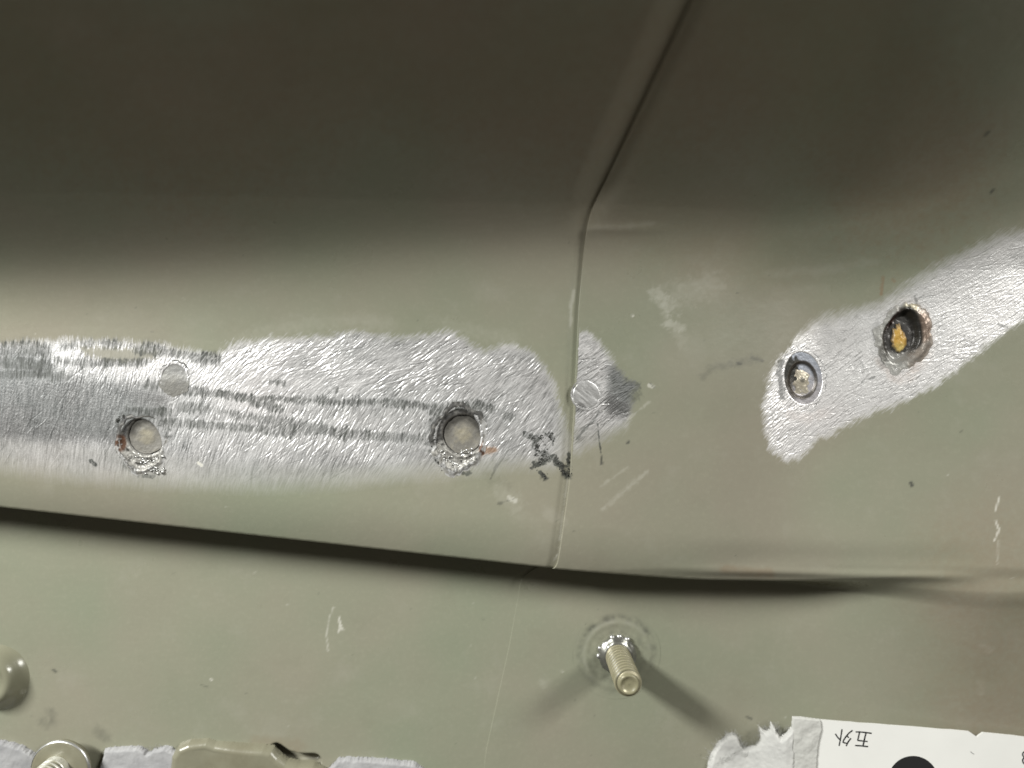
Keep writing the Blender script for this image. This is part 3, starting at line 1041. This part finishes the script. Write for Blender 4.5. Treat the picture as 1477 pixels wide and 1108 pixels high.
def ring_tint(r, x, y):
    st = vnoise((x * math.sin(0.7) + y * math.cos(0.7)) * 3.2 + 40, (x * math.cos(0.7) - y * math.sin(0.7)) * 0.5, 88)
    c = lerp3((0.62, 0.62, 0.62), (0.92, 0.92, 0.93), np.clip(0.5 + 0.9 * st, 0, 1))
    c = over(c, (0.34, 0.34, 0.34), 0.8 * ss((1.0 - np.hypot((x + 1.4) / 1.5, (y + 2.4) / 1.0)) / 0.4))
    c = over(c, (0.12, 0.12, 0.12), 0.6 * ss((0.06 - np.abs(r - 0.88)) / 0.05) * ss(0.5 + 1.3 * fbm(x * 0.8, y * 0.8, 86, 2)))
    return c, 0.72, 0.42


o = disc("spot_weld", right, (cu, cv), rx, ry, rot,
         lambda r, x, y: 0.03 - (0.05 + 0.13 * ss(0.5 + 1.3 * fbm(x * 0.8, y * 0.8, 86, 2))) * 0.7 * np.exp(-((r - 0.88) / 0.05) ** 2)
         + 0.02 * vnoise((x * math.sin(0.7) + y * math.cos(0.7)) * 3.2 + 40, (x * math.cos(0.7) - y * math.sin(0.7)) * 0.5, 88) * ss((0.9 - r) / 0.1),
         ring_tint, nr=50, nt=110, edge=0.03, seed=81, label="flat round spot weld touching the seam edge")

# 5. ringed spot: blue-grey ring, black burn on its left, pale nugget
cu, cv, cz, rx, ry, rot = wdat('ringed')
nu, nv, nz = [float(a) for a in at(1157.5, 548)]
nx, ny = nu - cu, nv - cv


def p5(r, x, y):
    d = np.hypot((x - nx) / (20 * PX), (y - ny) / (25 * PX))
    return 0.015 - 0.16 * ss((0.96 - r) / 0.10) - 0.05 * np.exp(-((r - 0.95) / 0.03) ** 2) - 0.45 * ss((1.1 - d) / 0.25) + 0.03 * fbm(x * 1.5, y * 1.5, 51, 3)


def t5(r, x, y):
    d = np.hypot((x - nx) / (20 * PX), (y - ny) / (25 * PX))
    n = fbm(x * 1.4, y * 1.4, 52, 4)
    c = lerp3((0.40, 0.43, 0.50), (0.52, 0.50, 0.53), ss(0.5 - y / 5 + n * 0.5))
    burn = ss((1.9 - np.hypot((x + 2.6) / 1.35, (y - 1.3) / 2.0) + 1.1 * n) / 0.5)
    burn = burn * ss((1.95 - d) / 0.3)
    c = over(c, (0.016, 0.017, 0.016), burn)
    c = over(c, (0.10, 0.09, 0.08), 0.85 * ss((-x - 1.2) / 1.2) * ss((-y + 0.5) / 1.5) * ss((1.75 - d) / 0.3))
    c = over(c, (0.03, 0.03, 0.035), 0.9 * np.exp(-((r - 0.95) / 0.035) ** 2) * ss((x + 0.5 * -y + 3.2) / 1.4))
    c = over(c, (0.75, 0.75, 0.75), ss((r - 0.965) / 0.03))
    c = over(c, (0.05, 0.04, 0.03), 0.9 * ss((0.16 - np.abs(d - 1.02)) / 0.1))
    return c, 0.45 + 0 * r, 0.42 + 0 * r


w5 = disc("spot_weld", right, (cu, cv), rx, ry, rot, p5, t5, nr=60, nt=160, edge=0.04, seed=53,
          label="weld crater with blue grey ring and pale nugget")


def t5n(r, x, y):
    n = fbm(x * 1.6, y * 1.6, 55, 4)
    c = lerp3((0.66, 0.60, 0.48), (0.36, 0.32, 0.26), np.clip(ss((r - 0.2) / 0.8) + 0.5 * n, 0, 1))
    c = over(c, (0.15, 0.14, 0.12), ss((1 - np.hypot(x - 0.15, y - 0.05) / 0.75) / 0.4) * 0.8)
    c = over(c, (0.62, 0.58, 0.47), ss((-y - 1.2) / 1.6) * 0.6)
    c = over(c, (0.008, 0.008, 0.008), ss((1 - np.hypot(x + 1.35, y - 0.25) / 0.42) / 0.3))
    return c, 0.35, 0.38


disc("weld_nugget", w5, (nu, nv), 17.5 * PX, 22.5 * PX, 0,
     lambda r, x, y: -0.40 - 0.28 * ss(r) + 0.10 * fbm(x * 1.1, y * 1.1, 56, 3) - 0.3 * ss((1 - np.hypot(x + 1.35, y - 0.25) / 0.42) / 0.3)
     + 0.05 * ss((-y - 1.0) / 1.5),
     t5n, nr=34, nt=90, edge=0.06, seed=57)

# 6. amber spot: dark crater, torn rim on its right, amber drop in the middle
cu, cv, cz, rx, ry, rot = wdat('amber')
nu, nv, nz = [float(a) for a in at(1300, 486)]
nx, ny = nu - cu, nv - cv
ca, sa = math.cos(rot), math.sin(rot)


def d6(x, y):
    a = (x - nx) * ca + (y - ny) * sa
    b = -(x - nx) * sa + (y - ny) * ca
    return (np.abs(a / (26 * PX)) ** 1.6 + np.abs(b / (40 * PX)) ** 1.6) ** (1 / 1.6)


def p6(r, x, y):
    d = d6(x, y)
    z = 0.05 + 0.38 * np.exp(-((r - 0.80) / 0.10) ** 2) * ss((x + 0.4 * y + 1.5) / 3) - 1.15 * ss((1.06 - d) / 0.30)
    z = z + 0.25 * np.exp(-(((x + 1.9) / 0.35) ** 2)) * np.exp(-(((y - 3.4) / 1.2) ** 2))
    z = z - 0.5 * np.exp(-(((x + 2.0 - 0.5 * (y - 3.6)) / 0.45) ** 2) - ((y - 3.8) / 1.5) ** 2)
    return z + 0.10 * fbm(x * 1.2, y * 1.2, 63, 4) * ss((1 - r) / 0.1)


def t6(r, x, y):
    d = d6(x, y)
    n = fbm(x * 1.5, y * 1.5, 64, 4)
    c = lerp3((0.52, 0.52, 0.50), (0.36, 0.31, 0.27), np.clip(ss((x + 1) / 4) + 0.5 * n, 0, 1))
    c = over(c, (0.30, 0.20, 0.15), 0.7 * ss((1.0 - np.hypot((x - 4.2) / 2.0, (y - 2.2) / 4.2)) / 0.5))
    c = over(c, (0.55, 0.50, 0.36), 0.8 * ss((1 - np.hypot((x - 1.5) / 1.8, (y - 6.4) / 1.3)) / 0.4))
    c = over(c, (0.075, 0.072, 0.074), ss((1.10 - d + 0.12 * n) / 0.12) * (1 - 0.65 * ss((-y - 2.3) / 1.5)))
    c = over(c, (0.010, 0.009, 0.009), ss((0.30 - np.abs(d - 0.95)) / 0.2) * ss((x - 0.3 + 0.3 * y) / 1.0) * ss((y + 3) / 1.5))
    c = over(c, (0.06, 0.015, 0.012), np.exp(-(((x + 2.0 - 0.5 * (y - 3.6)) / 0.55) ** 2) - ((y - 3.8) / 1.6) ** 2))
    c = over(c, (0.06, 0.055, 0.05), 0.6 * ss((1 - np.hypot((x + 4.0) / 1.4, (y + 3.2) / 2.6)) / 0.4))
    return c, 0.4 + 0 * r, 0.36 + 0 * r


w6 = disc("spot_weld", right, (cu, cv), rx, ry, rot, p6, t6, nr=64, nt=170, edge=0.09, seed=65, sup=1.7,
          label="dark weld crater holding a small amber drop")
au, av, az = [float(a) for a in at(1299, 490)]
disc("amber_drop", w6, (au, av), 10.5 * PX, 20.5 * PX, math.radians(4),
     lambda r, x, y: -0.95 + 0.75 * np.sqrt(np.clip(1 - r ** 2, 0, 1)) + 0.18 * fbm(x * 1.3, y * 1.3, 67, 4),
     lambda r, x, y: (over(lerp3((0.62, 0.36, 0.06), (0.75, 0.58, 0.20), np.clip(ss((-y) / 2.5) + 0.4 * fbm(x * 2, y * 2, 68, 3), 0, 1)),
                           (0.36, 0.20, 0.05), ss((x - 0.3 + 0.5 * fbm(x * 1.5, y * 1.5, 70, 3)) / 0.6) * ss((y - 0.2) / 1.2) * 0.8) * (1 - 0.75 * ss((r - 0.72) / 0.25))[..., None] + np.array([0.10, 0.085, 0.07]) * 0.75 * ss((r - 0.72) / 0.25)[..., None], 0.0, 0.38),
     nr=26, nt=70, edge=0.20, seed=69)

# black slag crust beside the seam
lumps("slag_crust", left, [(757, 627), (773, 634), (773, 634), (792, 626), (792, 626), (797, 636), (787, 640), (786, 656), (773, 654), (786, 658),
                           (768, 673), (781, 663), (781, 665), (800, 659), (800, 659), (810, 674), (806, 672), (819, 686), (821, 660), (820, 684),
                           (780, 682), (787, 690), (775, 648), (772, 640)], 300, 0.04, 0.22, 12, M_SLAG, 2.2, 0.3, 0.01)
lumps("slag_crust", left, [(171, 606), (178, 600), (172, 604), (170, 612), (624, 628), (628, 648), (628, 660), (640, 676)], 60, 0.05, 0.26, 13,
      M_SLAG, 2.0, 0.4, 0.02)


# ------------------------------------------------------------------ threaded studs
def lathe(name, prof, nt, mat, parent, wob=None, loc=(0, 0, 0), crest=0):
    prof = np.array(prof, float)
    th = np.linspace(0, 2 * np.pi, nt, endpoint=False)
    r = prof[:, :1] + (wob(th[None, :], prof[:, 1:2]) if wob else 0)
    x = r * np.cos(th)
    y = r * np.sin(th)
    z = np.broadcast_to(prof[:, 1:2], x.shape)
    n = len(prof)
    i = np.arange(n * nt).reshape(n, nt)
    f = np.stack([i[:-1], np.roll(i[:-1], -1, 1), np.roll(i[1:], -1, 1), i[1:]], -1).reshape(-1, 4)
    at_ = {'crest': np.broadcast_to(1 + (r - prof[:, :1]) / crest, x.shape) * np.where(prof[:, 1:2] > prof[:, 1].max() - 0.6, 0.72, 1.0)} if crest else None
    return mesh_from_arrays(name, np.stack([x, y, z], -1), f, at_, mat=mat, parent=parent, loc=loc)


def shaft_profile(R, L, pitch, depth):
    def wob(th, z):
        fr = (z / pitch - th / (2 * np.pi)) % 1.0
        tri = np.abs(fr * 2 - 1)
        env = ss((z - 1.2) / 0.8) * ss((L - 0.1 - z) / 0.6)
        return -depth * (1 - ss(tri * 1.25)) * env
    zs = np.linspace(0, L, 260)
    pr = [(R * (1 - 0.26 * ss((z - L + 1.1) / 1.1)), z) for z in zs]
    rt = pr[-1][0]
    pr += [(rt * 0.93, L + 0.12), (rt * 0.80, L + 0.15), (rt * 0.70, L - 0.05), (rt * 0.5, L - 0.28), (rt * 0.2, L - 0.34), (0.001, L - 0.35)]
    return pr, wob


def stud_material(name, paint, edge):
    m, nt, P = new_mat(name)
    b = NB(nt)
    geo = b.n('ShaderNodeNewGeometry')
    pos = geo.outputs['Position']
    cr = b.attr('crest').outputs['Fac']
    wn = b.math('MULTIPLY', b.math('SUBTRACT', b.noise(420, 4, 0.65, pos), 0.5), 1.5)
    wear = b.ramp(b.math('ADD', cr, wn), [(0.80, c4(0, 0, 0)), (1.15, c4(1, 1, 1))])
    valley = b.ramp(cr, [(0.0, c4(*[q * 0.28 for q in paint])), (0.75, c4(*paint))])  # thread valleys darkened by depth: grime plus shade put into the colour
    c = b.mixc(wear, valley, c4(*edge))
    b.l(c, P.inputs['Base Color'])
    b.l(b.math('MULTIPLY', wear, 0.6), P.inputs['Metallic'])
    P.inputs['Roughness'].default_value = 0.36
    return m


M_STUD = stud_material("primed_stud", (0.235, 0.22, 0.14), (0.52, 0.48, 0.34))
M_STUD2 = stud_material("primed_stud_bright", (0.27, 0.26, 0.19), (0.9, 0.9, 0.84))

M_COLLAR = simple_mat("grey_collar_steel", (0.34, 0.34, 0.31), 0.3, 0.8, 0.6, 500, 0.3, 900, 0.0001)
su, sv, sz = [float(a) for a in at(890, 944)]
stud = empty("threaded_stud", (su, sv, sz))
tag(stud, "threaded weld stud standing on the lower panel inside a round scorched ring", "stud", "threaded studs")
pr, wob = shaft_profile(2.72, 16.8, 1.45, 0.42)
lathe("threaded_shaft", [(2.72, -1.0)] + pr, 96, M_STUD, stud, lambda th, z: wob(th, z), crest=0.42)
lathe("collar", [(3.9, -0.5), (4.1, 0.2), (4.15, 0.55), (3.9, 0.95), (3.5, 1.15), (3.25, 1.5), (2.9, 1.75), (2.6, 1.8)], 64, M_COLLAR, stud,
      lambda th, z: 0.16 * vnoise(np.cos(th) * 4 + 9 + z * 0, np.sin(th) * 4 + 9 + z * 2, 120))
for a in (58, 84, 106, 158, 182):
    ar = math.radians(a)
    bm = bmesh.new()
    bmesh.ops.create_icosphere(bm, subdivisions=2, radius=0.62 * MM)
    for v in bm.verts:
        v.co *= 1 + 0.18 * math.sin(v.co.x * 9000 + a) * math.cos(v.co.y * 7000)
        v.co.z *= 0.8
    me = bpy.data.meshes.new("weld_bead")
    bm.to_mesh(me)
    bm.free()
    me.polygons.foreach_set("use_smooth", [True] * len(me.polygons))
    me.materials.append(M_STEEL)
    o = bpy.data.objects.new("weld_bead", me)
    COL.objects.link(o)
    o.parent = stud
    rr = 4.0
    o.location = (rr * math.cos(ar) * MM, rr * math.sin(ar) * MM, 0.55 * MM)
# pressed pad with its rings, lying on the panel
nr, nt = 60, 140
rn, th = np.meshgrid(np.linspace(0.0, 1, nr + 1), np.linspace(0, 2 * np.pi, nt, endpoint=False), indexing='ij')
Rp = 9.6 * (1 + 0.02 * vnoise(np.cos(th) * 3 + 5, np.sin(th) * 3 + 5, 130))
x, y = Rp * rn * np.cos(th), Rp * rn * np.sin(th)
r_mm = Rp * rn
z = 0.05 + 0.10 * ss((8.2 - r_mm) / 1.8) + 0.06 * np.exp(-((r_mm - 7.1) / 0.8) ** 2) * (0.6 + 0.8 * vnoise(th * 3, th * 0 + 2, 134)) - 0.03 * np.exp(-((r_mm - 6.0) / 0.7) ** 2) \
    + 0.03 * np.exp(-((r_mm - 5.2) / 0.4) ** 2) + 0.05 * fbm(x * 0.9, y * 0.9, 131, 3) * ss((9 - r_mm) / 2)
Zp = surf(su + x, sv + y) + overlap(sv + y) + z - sz
f_ = np.arange((nr + 1) * nt).reshape(nr + 1, nt)
f_ = np.stack([f_[:-1], f_[1:], np.roll(f_[1:], -1, 1), np.roll(f_[:-1], -1, 1)], -1).reshape(-1, 4)
n_ = fbm(x * 0.8, y * 0.8, 133, 4)
gr = (0.19 + 0.26 * np.exp(-((r_mm - 8.3) / 1.1) ** 2) * ss((y + 5) / 9)) * ss((9.6 - r_mm) / 1.6) * (0.75 + 1.3 * n_) * (1 - 0.6 * np.exp(-((r_mm - 7.0) / 0.6) ** 2))
sc_ = 0.22 * np.exp(-((r_mm - 7.3) / 0.45) ** 2) * np.clip(0.45 + 0.9 * n_, 0, 1) * ss((y + 0.4 * -x + 5) / 6)
mesh_from_arrays("weld_pad", np.stack([x, y, Zp], -1), f_, {'grime': np.clip(gr, 0, 1), 'scuff': np.clip(sc_, 0, 1)}, mat=M_PANEL, parent=stud)

# flanged stud, lower left
bu, bv, bz = [float(a) for a in at(86, 1112, lambda u, v: surf(u, v) + 4.0)]
bz -= 4.0
bolt = empty("threaded_stud", (bu, bv, bz))
tag(bolt, "threaded stud on a raised round flange, cut off by the lower left edge", "stud", "threaded studs")
lathe("flange", [(4.3, -0.6), (4.3, 2.5), (5.9, 2.75), (6.35, 3.1), (6.42, 3.5), (6.3, 3.8), (6.0, 4.05), (5.6, 4.12), (4.0, 4.05), (2.0, 4.0)], 96, M_GRIMY, bolt,
      lambda th, z: 0.06 * vnoise(np.cos(th) * 3 + 9, np.sin(th) * 3 + 9 + z, 140))
pr, wob = shaft_profile(2.9, 15, 1.25, 0.42)
lathe("threaded_shaft", [(2.9, -0.5)] + pr, 72, M_STUD2, bolt, wob, loc=(-0.8, 0.2, 4.0), crest=0.42)
lathe("rim_highlight_ring", [(6.33, 3.72), (6.30, 3.84), (6.12, 4.03), (6.02, 4.075)], 96, M_STEEL, bolt,  # bright steel ring stands in for the highlight on the flange rim
      lambda th, z: 0.03 + 0.03 * vnoise(np.cos(th) * 5 + 9, np.sin(th) * 5 + 9, 141)).name = "rim_highlight"

# raised round boss at the left edge
du, dv, dz = [float(a) for a in at(-6, 977)]
boss = empty("round_boss", (du, dv, dz))
tag(boss, "smooth round olive boss with glossy rim, cut off by the left edge", "boss")
lathe("domed_rim", [(7.6, -0.3), (7.2, 0.05), (6.7, 0.45), (6.2, 1.1), (5.7, 1.9), (5.2, 2.6), (4.7, 3.05), (4.2, 3.2), (3.7, 3.1), (3.3, 2.85), (3.0, 2.6)], 96,
      simple_mat("glossy_olive_paint", (0.215, 0.212, 0.152), 0.21, 0.0, 0.15, 80, 0.1, 400, 0.00005), boss)
lathe("dished_centre", [(3.05, 2.63), (2.6, 2.40), (1.6, 2.25), (0.002, 2.2)], 72, bpy.data.materials["glossy_olive_paint"], boss)


# ------------------------------------------------------------------ raised pieces along the lower edge
def relief(name, parent, poly, res, thick, roll, seed, mat, rag=0.0, lump=0.0, lsc=1.0, extra=None, base=0.0, origin=(0, 0, 0), zbase=None, keep_rag=True):
    """a piece moulded over the panel: outline in photo px, rolled-over edge of radius roll (mm)"""
    xs = [p[0] for p in poly]
    ys = [p[1] for p in poly]
    u0, v0, _ = at([min(xs) - 36, max(xs) + 36], [max(ys) + 24, min(ys) - 36])
    U, V = np.meshgrid(np.arange(u0[0], u0[1], res), np.arange(v0[0], v0[1], res))
    Zs = zfull(U, V) + base if zbase is None else zbase(U, V)
    px, py = topx(U, V, Zs + thick * 0.6)
    sd = poly_sd(px, py, poly) * 0.148
    if rag:
        sd = sd + rag * (0.7 * fbm(U / 1.1, V / 1.1, seed, 4) + 0.5 * fbm(U / 0.4, V / 0.9, seed + 5, 2))
    t = np.clip(sd / roll, 0, 1)
    prof = np.sqrt(np.clip(1 - (1 - t) ** 2, 0, 1))
    Z = Zs - 0.15 + (thick + 0.15) * prof
    if lump:
        Z = Z + lump * fbm(U / lsc, V / lsc, seed + 9, 3) * t + 0.22 * lump * np.abs(fbm(U / 0.5 + V / 1.5, V / 0.9 - U / 2.5, seed + 11, 3)) * t
    if extra:
        Z = Z + extra(px, py, U, V) * t
    kv = sd > -res
    kf = kv[:-1, :-1] & kv[1:, :-1] & kv[:-1, 1:] & kv[1:, 1:]
    f = grid_faces(*U.shape, keep=kf)
    co, f, a, _ = compact(np.stack([U, V, Z], -1).reshape(-1, 3), f, {})
    return mesh_from_arrays(name, co - np.array(origin), f, mat=mat, parent=parent)


br = relief("pressed_bracket", None, [(243, 1150), (244, 1108), (246, 1090), (256, 1076), (272, 1070), (298, 1069), (310, 1073), (330, 1074),
                                      (356, 1076), (380, 1077), (394, 1080), (403, 1090), (414, 1098), (432, 1102), (452, 1102), (470, 1112), (480, 1150)],
            0.16, 2.2, 1.7, 150, M_GRIMY, rag=0.03, lump=0.08, lsc=4.0, extra=lambda px, py, U, V: -0.6 * np.exp(-((px - 300) / 26) ** 2))
tag(br, "olive painted pressed bracket with rounded shoulder, at the lower edge beside grey fleece", "bracket")

foam = relief("fleece_strip", None, [(-40, 1150), (-40, 1068), (0, 1070), (22, 1074), (44, 1084), (58, 1096), (70, 1120), (140, 1120), (150, 1081), (176, 1079),
                                     (202, 1077), (212, 1086), (220, 1082), (238, 1077), (262, 1088), (300, 1110), (470, 1115), (488, 1094), (520, 1094), (552, 1096), (596, 1101),
                                     (612, 1110), (624, 1150)], 0.14, 1.3, 0.7, 160, M_FELT, rag=0.35, lump=0.2, lsc=3.0)
tag(foam, "grey white fleecy padding strip along the lower left edge", "padding")

# white card with handwriting
CARD_Z = 1.0


def card_pt(px, py, z):
    k = (CAM_H - z) / F_PX
    return ((px - CX) * k, (CY - py) * k)


cg_u, cg_v = np.meshgrid(np.linspace(60, 116, 40), np.linspace(-92, -68, 20))
cz0 = float(zfull(cg_u, cg_v).max()) + 0.05
CT = cz0 + 0.45
cu0, cv0 = card_pt(1330, 1120, CT)
card = empty("white_card", (cu0, cv0, cz0))
tag(card, "white card with black handwriting and a black dot, lower right corner", "card")


def slab(name, outline_px, z0, z1, mat, parent, origin, bev=0.06):
    bm = bmesh.new()
    vs = []
    for p in outline_px:
        x, y = card_pt(p[0], p[1], z1)
        vs.append(bm.verts.new(((x - origin[0]) * MM, (y - origin[1]) * MM, (z1 - origin[2]) * MM)))
    f = bm.faces.new(vs)
    f.normal_update()
    if f.normal.z < 0:
        f.normal_flip()
    r = bmesh.ops.extrude_face_region(bm, geom=[f])
    for g in r['geom']:
        if isinstance(g, bmesh.types.BMVert):
            g.co.z -= (z1 - z0) * MM
    bmesh.ops.recalc_face_normals(bm, faces=bm.faces)
    bmesh.ops.triangulate(bm, faces=bm.faces[:])
    me = bpy.data.meshes.new(name)
    bm.to_mesh(me)
    bm.free()
    me.materials.append(mat)
    o = bpy.data.objects.new(name, me)
    COL.objects.link(o)
    o.parent = parent
    return o


rng = np.random.RandomState(5)


def rough_line(a, b, n, amp):
    t = np.linspace(0, 1, n + 1)[:-1]
    return [(a[0] + (b[0] - a[0]) * q + amp * rng.randn(), a[1] + (b[1] - a[1]) * q + amp * rng.randn()) for q in t]


outline = rough_line((1150, 1036), (1396, 1055), 22, 0.25) + [(1398, 1055.5), (1404, 1059.5), (1409.5, 1063.5), (1413, 1060.5), (1418, 1057)] \
    + rough_line((1420, 1057), (1505, 1066), 8, 0.2) + [(1506, 1170), (1150, 1170)]
org = (cu0, cv0, cz0)
slab("card_sheet", outline, cz0, CT, M_CARD, card, org)


def stroke(pts, wd, name="ink_stroke", mat=M_INK, closed=False, dz=0.03):
    """a flat line of ink"""
    P_ = np.array([card_pt(p[0], p[1], CT) for p in pts])
    n = len(P_)
    Lf, Rt = [], []
    for i in range(n):
        a = P_[(i - 1) % n] if closed else P_[max(i - 1, 0)]
        b_ = P_[(i + 1) % n] if closed else P_[min(i + 1, n - 1)]
        d = (b_ - a) / (np.linalg.norm(b_ - a) + 1e-9)
        nn = np.array([-d[1], d[0]])
        k = wd * 0.5 * (0.88 + 0.2 * rng.rand())
        Lf.append(P_[i] + nn * k)
        Rt.append(P_[i] - nn * k)
    co = [(q[0] - org[0], q[1] - org[1], CT - org[2] + dz) for q in Lf + Rt]
    m_ = n if closed else n - 1
    f = [(i + n, (i + 1) % n + n, (i + 1) % n, i) for i in range(m_)]
    # soft rounded ends
    return mesh_from_arrays(name, np.array(co), np.array(f), mat=mat, parent=card, smooth=False)


K = 120.0 / 1477.0
cp = lambda pts: [(1180 + x * K, 1030 + y * K) for x, y in pts]
dens = lambda pts, n=5: [tuple(np.array(pts[i]) * (1 - t) + np.array(pts[i + 1]) * t) for i in range(len(pts) - 1) for t in np.linspace(0, 1, n, endpoint=False)] + [pts[-1]]
STROKES = [[(305, 350), (345, 410), (385, 455)], [(425, 268), (412, 350), (395, 455), (372, 565)],
           [(612, 288), (545, 340), (490, 405), (455, 460), (440, 500), (470, 512), (512, 520)], [(510, 385), (545, 420)],
           [(583, 428), (535, 490), (497, 568)],
           [(665, 316), (760, 318), (860, 330), (950, 341)], [(735, 325), (718, 400), (700, 470)], [(850, 330), (826, 430), (795, 570)],
           [(700, 468), (790, 476), (878, 488)], [(655, 556), (760, 563), (885, 577)]]
for i, s in enumerate(STROKES):
    stroke(dens(cp(s)), 0.30 if i not in (3,) else 0.26, dz=0.020 + 0.003 * i)
stroke([(1399.5, 1084), (1402, 1086), (1405, 1088)], 0.13, "pencil_mark", M_PALE_INK)
for c, r in (((1478.5, 1088), 3.6), ((1479.5, 1097), 4.6)):
    stroke([(c[0] + r * math.cos(a), c[1] + r * 1.1 * math.sin(a)) for a in np.linspace(0, 2 * np.pi, 18, endpoint=False)], 0.30, "ink_stroke", M_INK, True,
           0.05 if r > 4 else 0.055)
dot = [(1317 + 36.5 * math.cos(a), 1127 + 36.5 * math.sin(a)) for a in np.linspace(0, 2 * np.pi, 72, endpoint=False)]
slab("black_dot", dot, CT - 0.1, CT + 0.02, M_INK, card, org)

# torn fleecy tape at the left end of the card
tu, tv = card_pt(1120, 1100, cz0)
tape = empty("torn_tape", (tu, tv, cz0 - 0.3))
tag(tape, "torn grey white fleecy tape lapping over the card's left end", "tape")
torg = (tu, tv, cz0 - 0.3)
zt = lambda U, V: np.full(U.shape, CT) + 0.03
relief("tape_strip", tape, [(1143, 1150), (1142.5, 1108), (1143, 1070), (1143.5, 1034), (1158, 1035), (1172, 1037), (1184, 1039), (1186, 1052), (1183, 1062), (1180, 1078),
                            (1179, 1092), (1178, 1108), (1178, 1150)], 0.10, 0.45, 0.22, 170, M_TAPE, rag=0.10, lump=0.22, lsc=2.2, origin=torg, zbase=zt)
relief("torn_fleece", tape, [(1018, 1150), (1021, 1104), (1026, 1088), (1034, 1076), (1044, 1066), (1053, 1059), (1057, 1058), (1064, 1063), (1069, 1075), (1072, 1080),
                             (1082, 1079), (1092, 1077), (1098, 1070), (1099, 1060), (1094.5, 1048), (1100, 1053), (1106, 1056), (1112, 1054), (1113, 1042), (1118, 1050),
                             (1121, 1058), (1127, 1066), (1134, 1061), (1140, 1054), (1146, 1048), (1146, 1150)], 0.10, 1.3, 0.75, 180, M_TORN, rag=0.30, lump=0.24, lsc=2.6,
       origin=torg, zbase=lambda U, V: zfull(U, V) + np.clip(CT - 0.55 - zfull(U, V), 0, None) * ss((topx(U, V, CT - 1)[0] - 1078) / 55))


def fibres(name, parent, roots_px, n, lmin, lmax, ang0, aspread, rad, seed, mat, origin, zlift):
    rng_ = np.random.RandomState(seed)
    cos, fs = [], []
    off = 0
    pts = np.array(roots_px, float)
    jj = rng_.randint(0, len(pts) - 1, n)
    tt = rng_.rand(n)[:, None]
    pp = pts[jj] * (1 - tt) + pts[jj + 1] * tt + rng_.randn(n, 2) * 2.0
    RU, RV, RZ = at(pp[:, 0], pp[:, 1])
    for i in range(n):
        u, v, z = RU[i], RV[i], RZ[i]
        a = math.radians(ang0 + aspread * rng_.randn())
        L = lmin + (lmax - lmin) * rng_.rand() ** 1.5
        k = 8
        path = []
        cur = np.array([u, v, z + zlift * rng_.rand()])
        bend = 0.25 * rng_.randn()
        for q in range(k):
            path.append(cur.copy())
            a += bend * 0.4 + 0.12 * rng_.randn()
            cur = cur + np.array([math.cos(a), math.sin(a), 0.10 * rng_.randn()]) * L / k
        path = np.array(path)
        for q in range(k):
            d = path[min(q + 1, k - 1)] - path[max(q - 1, 0)]
            d /= np.linalg.norm(d) + 1e-9
            s = np.cross(d, [0, 0, 1])
            s /= np.linalg.norm(s) + 1e-9
            t2 = np.cross(s, d)
            r = rad * (1 - 0.6 * q / k)
            for m in range(3):
                b = m * 2.0944
                cos.append(path[q] + r * (math.cos(b) * s + math.sin(b) * t2))
        for q in range(k - 1):
            for m in range(3):
                fs.append((off + q * 3 + m, off + q * 3 + (m + 1) % 3, off + (q + 1) * 3 + (m + 1) % 3, off + (q + 1) * 3 + m))
        off += 3 * k
    o = mesh_from_arrays(name, np.array(cos) - np.array(origin), np.array(fs), mat=mat, parent=parent)
    o['kind'] = 'stuff'
    return o


fibres("loose_fibre", tape, [(1024, 1098), (1034, 1080), (1048, 1066), (1058, 1062), (1066, 1072), (1074, 1084), (1092, 1080), (1100, 1064), (1098, 1054), (1110, 1058), (1116, 1050),
                             (1124, 1066), (1138, 1060), (1142, 1056)], 650, 0.6, 2.8, 105, 32, 0.03, 190, M_TORN, torg, 0.9)
fibres("loose_fibre", tape, [(1030, 1104), (1060, 1080), (1090, 1096), (1120, 1080), (1140, 1098)], 900, 0.6, 2.8, 90, 70, 0.032, 191, M_TORN, torg, 1.5)
fibres("loose_fibre", foam, [(0, 1072), (24, 1076), (46, 1088)], 90, 0.4, 1.2, 90, 40, 0.028, 192, M_FELT, (0, 0, 0), 0.8)
fibres("loose_fibre", foam, [(152, 1084), (202, 1080), (238, 1080)], 110, 0.4, 1.2, 90, 40, 0.028, 193, M_FELT, (0, 0, 0), 0.8)
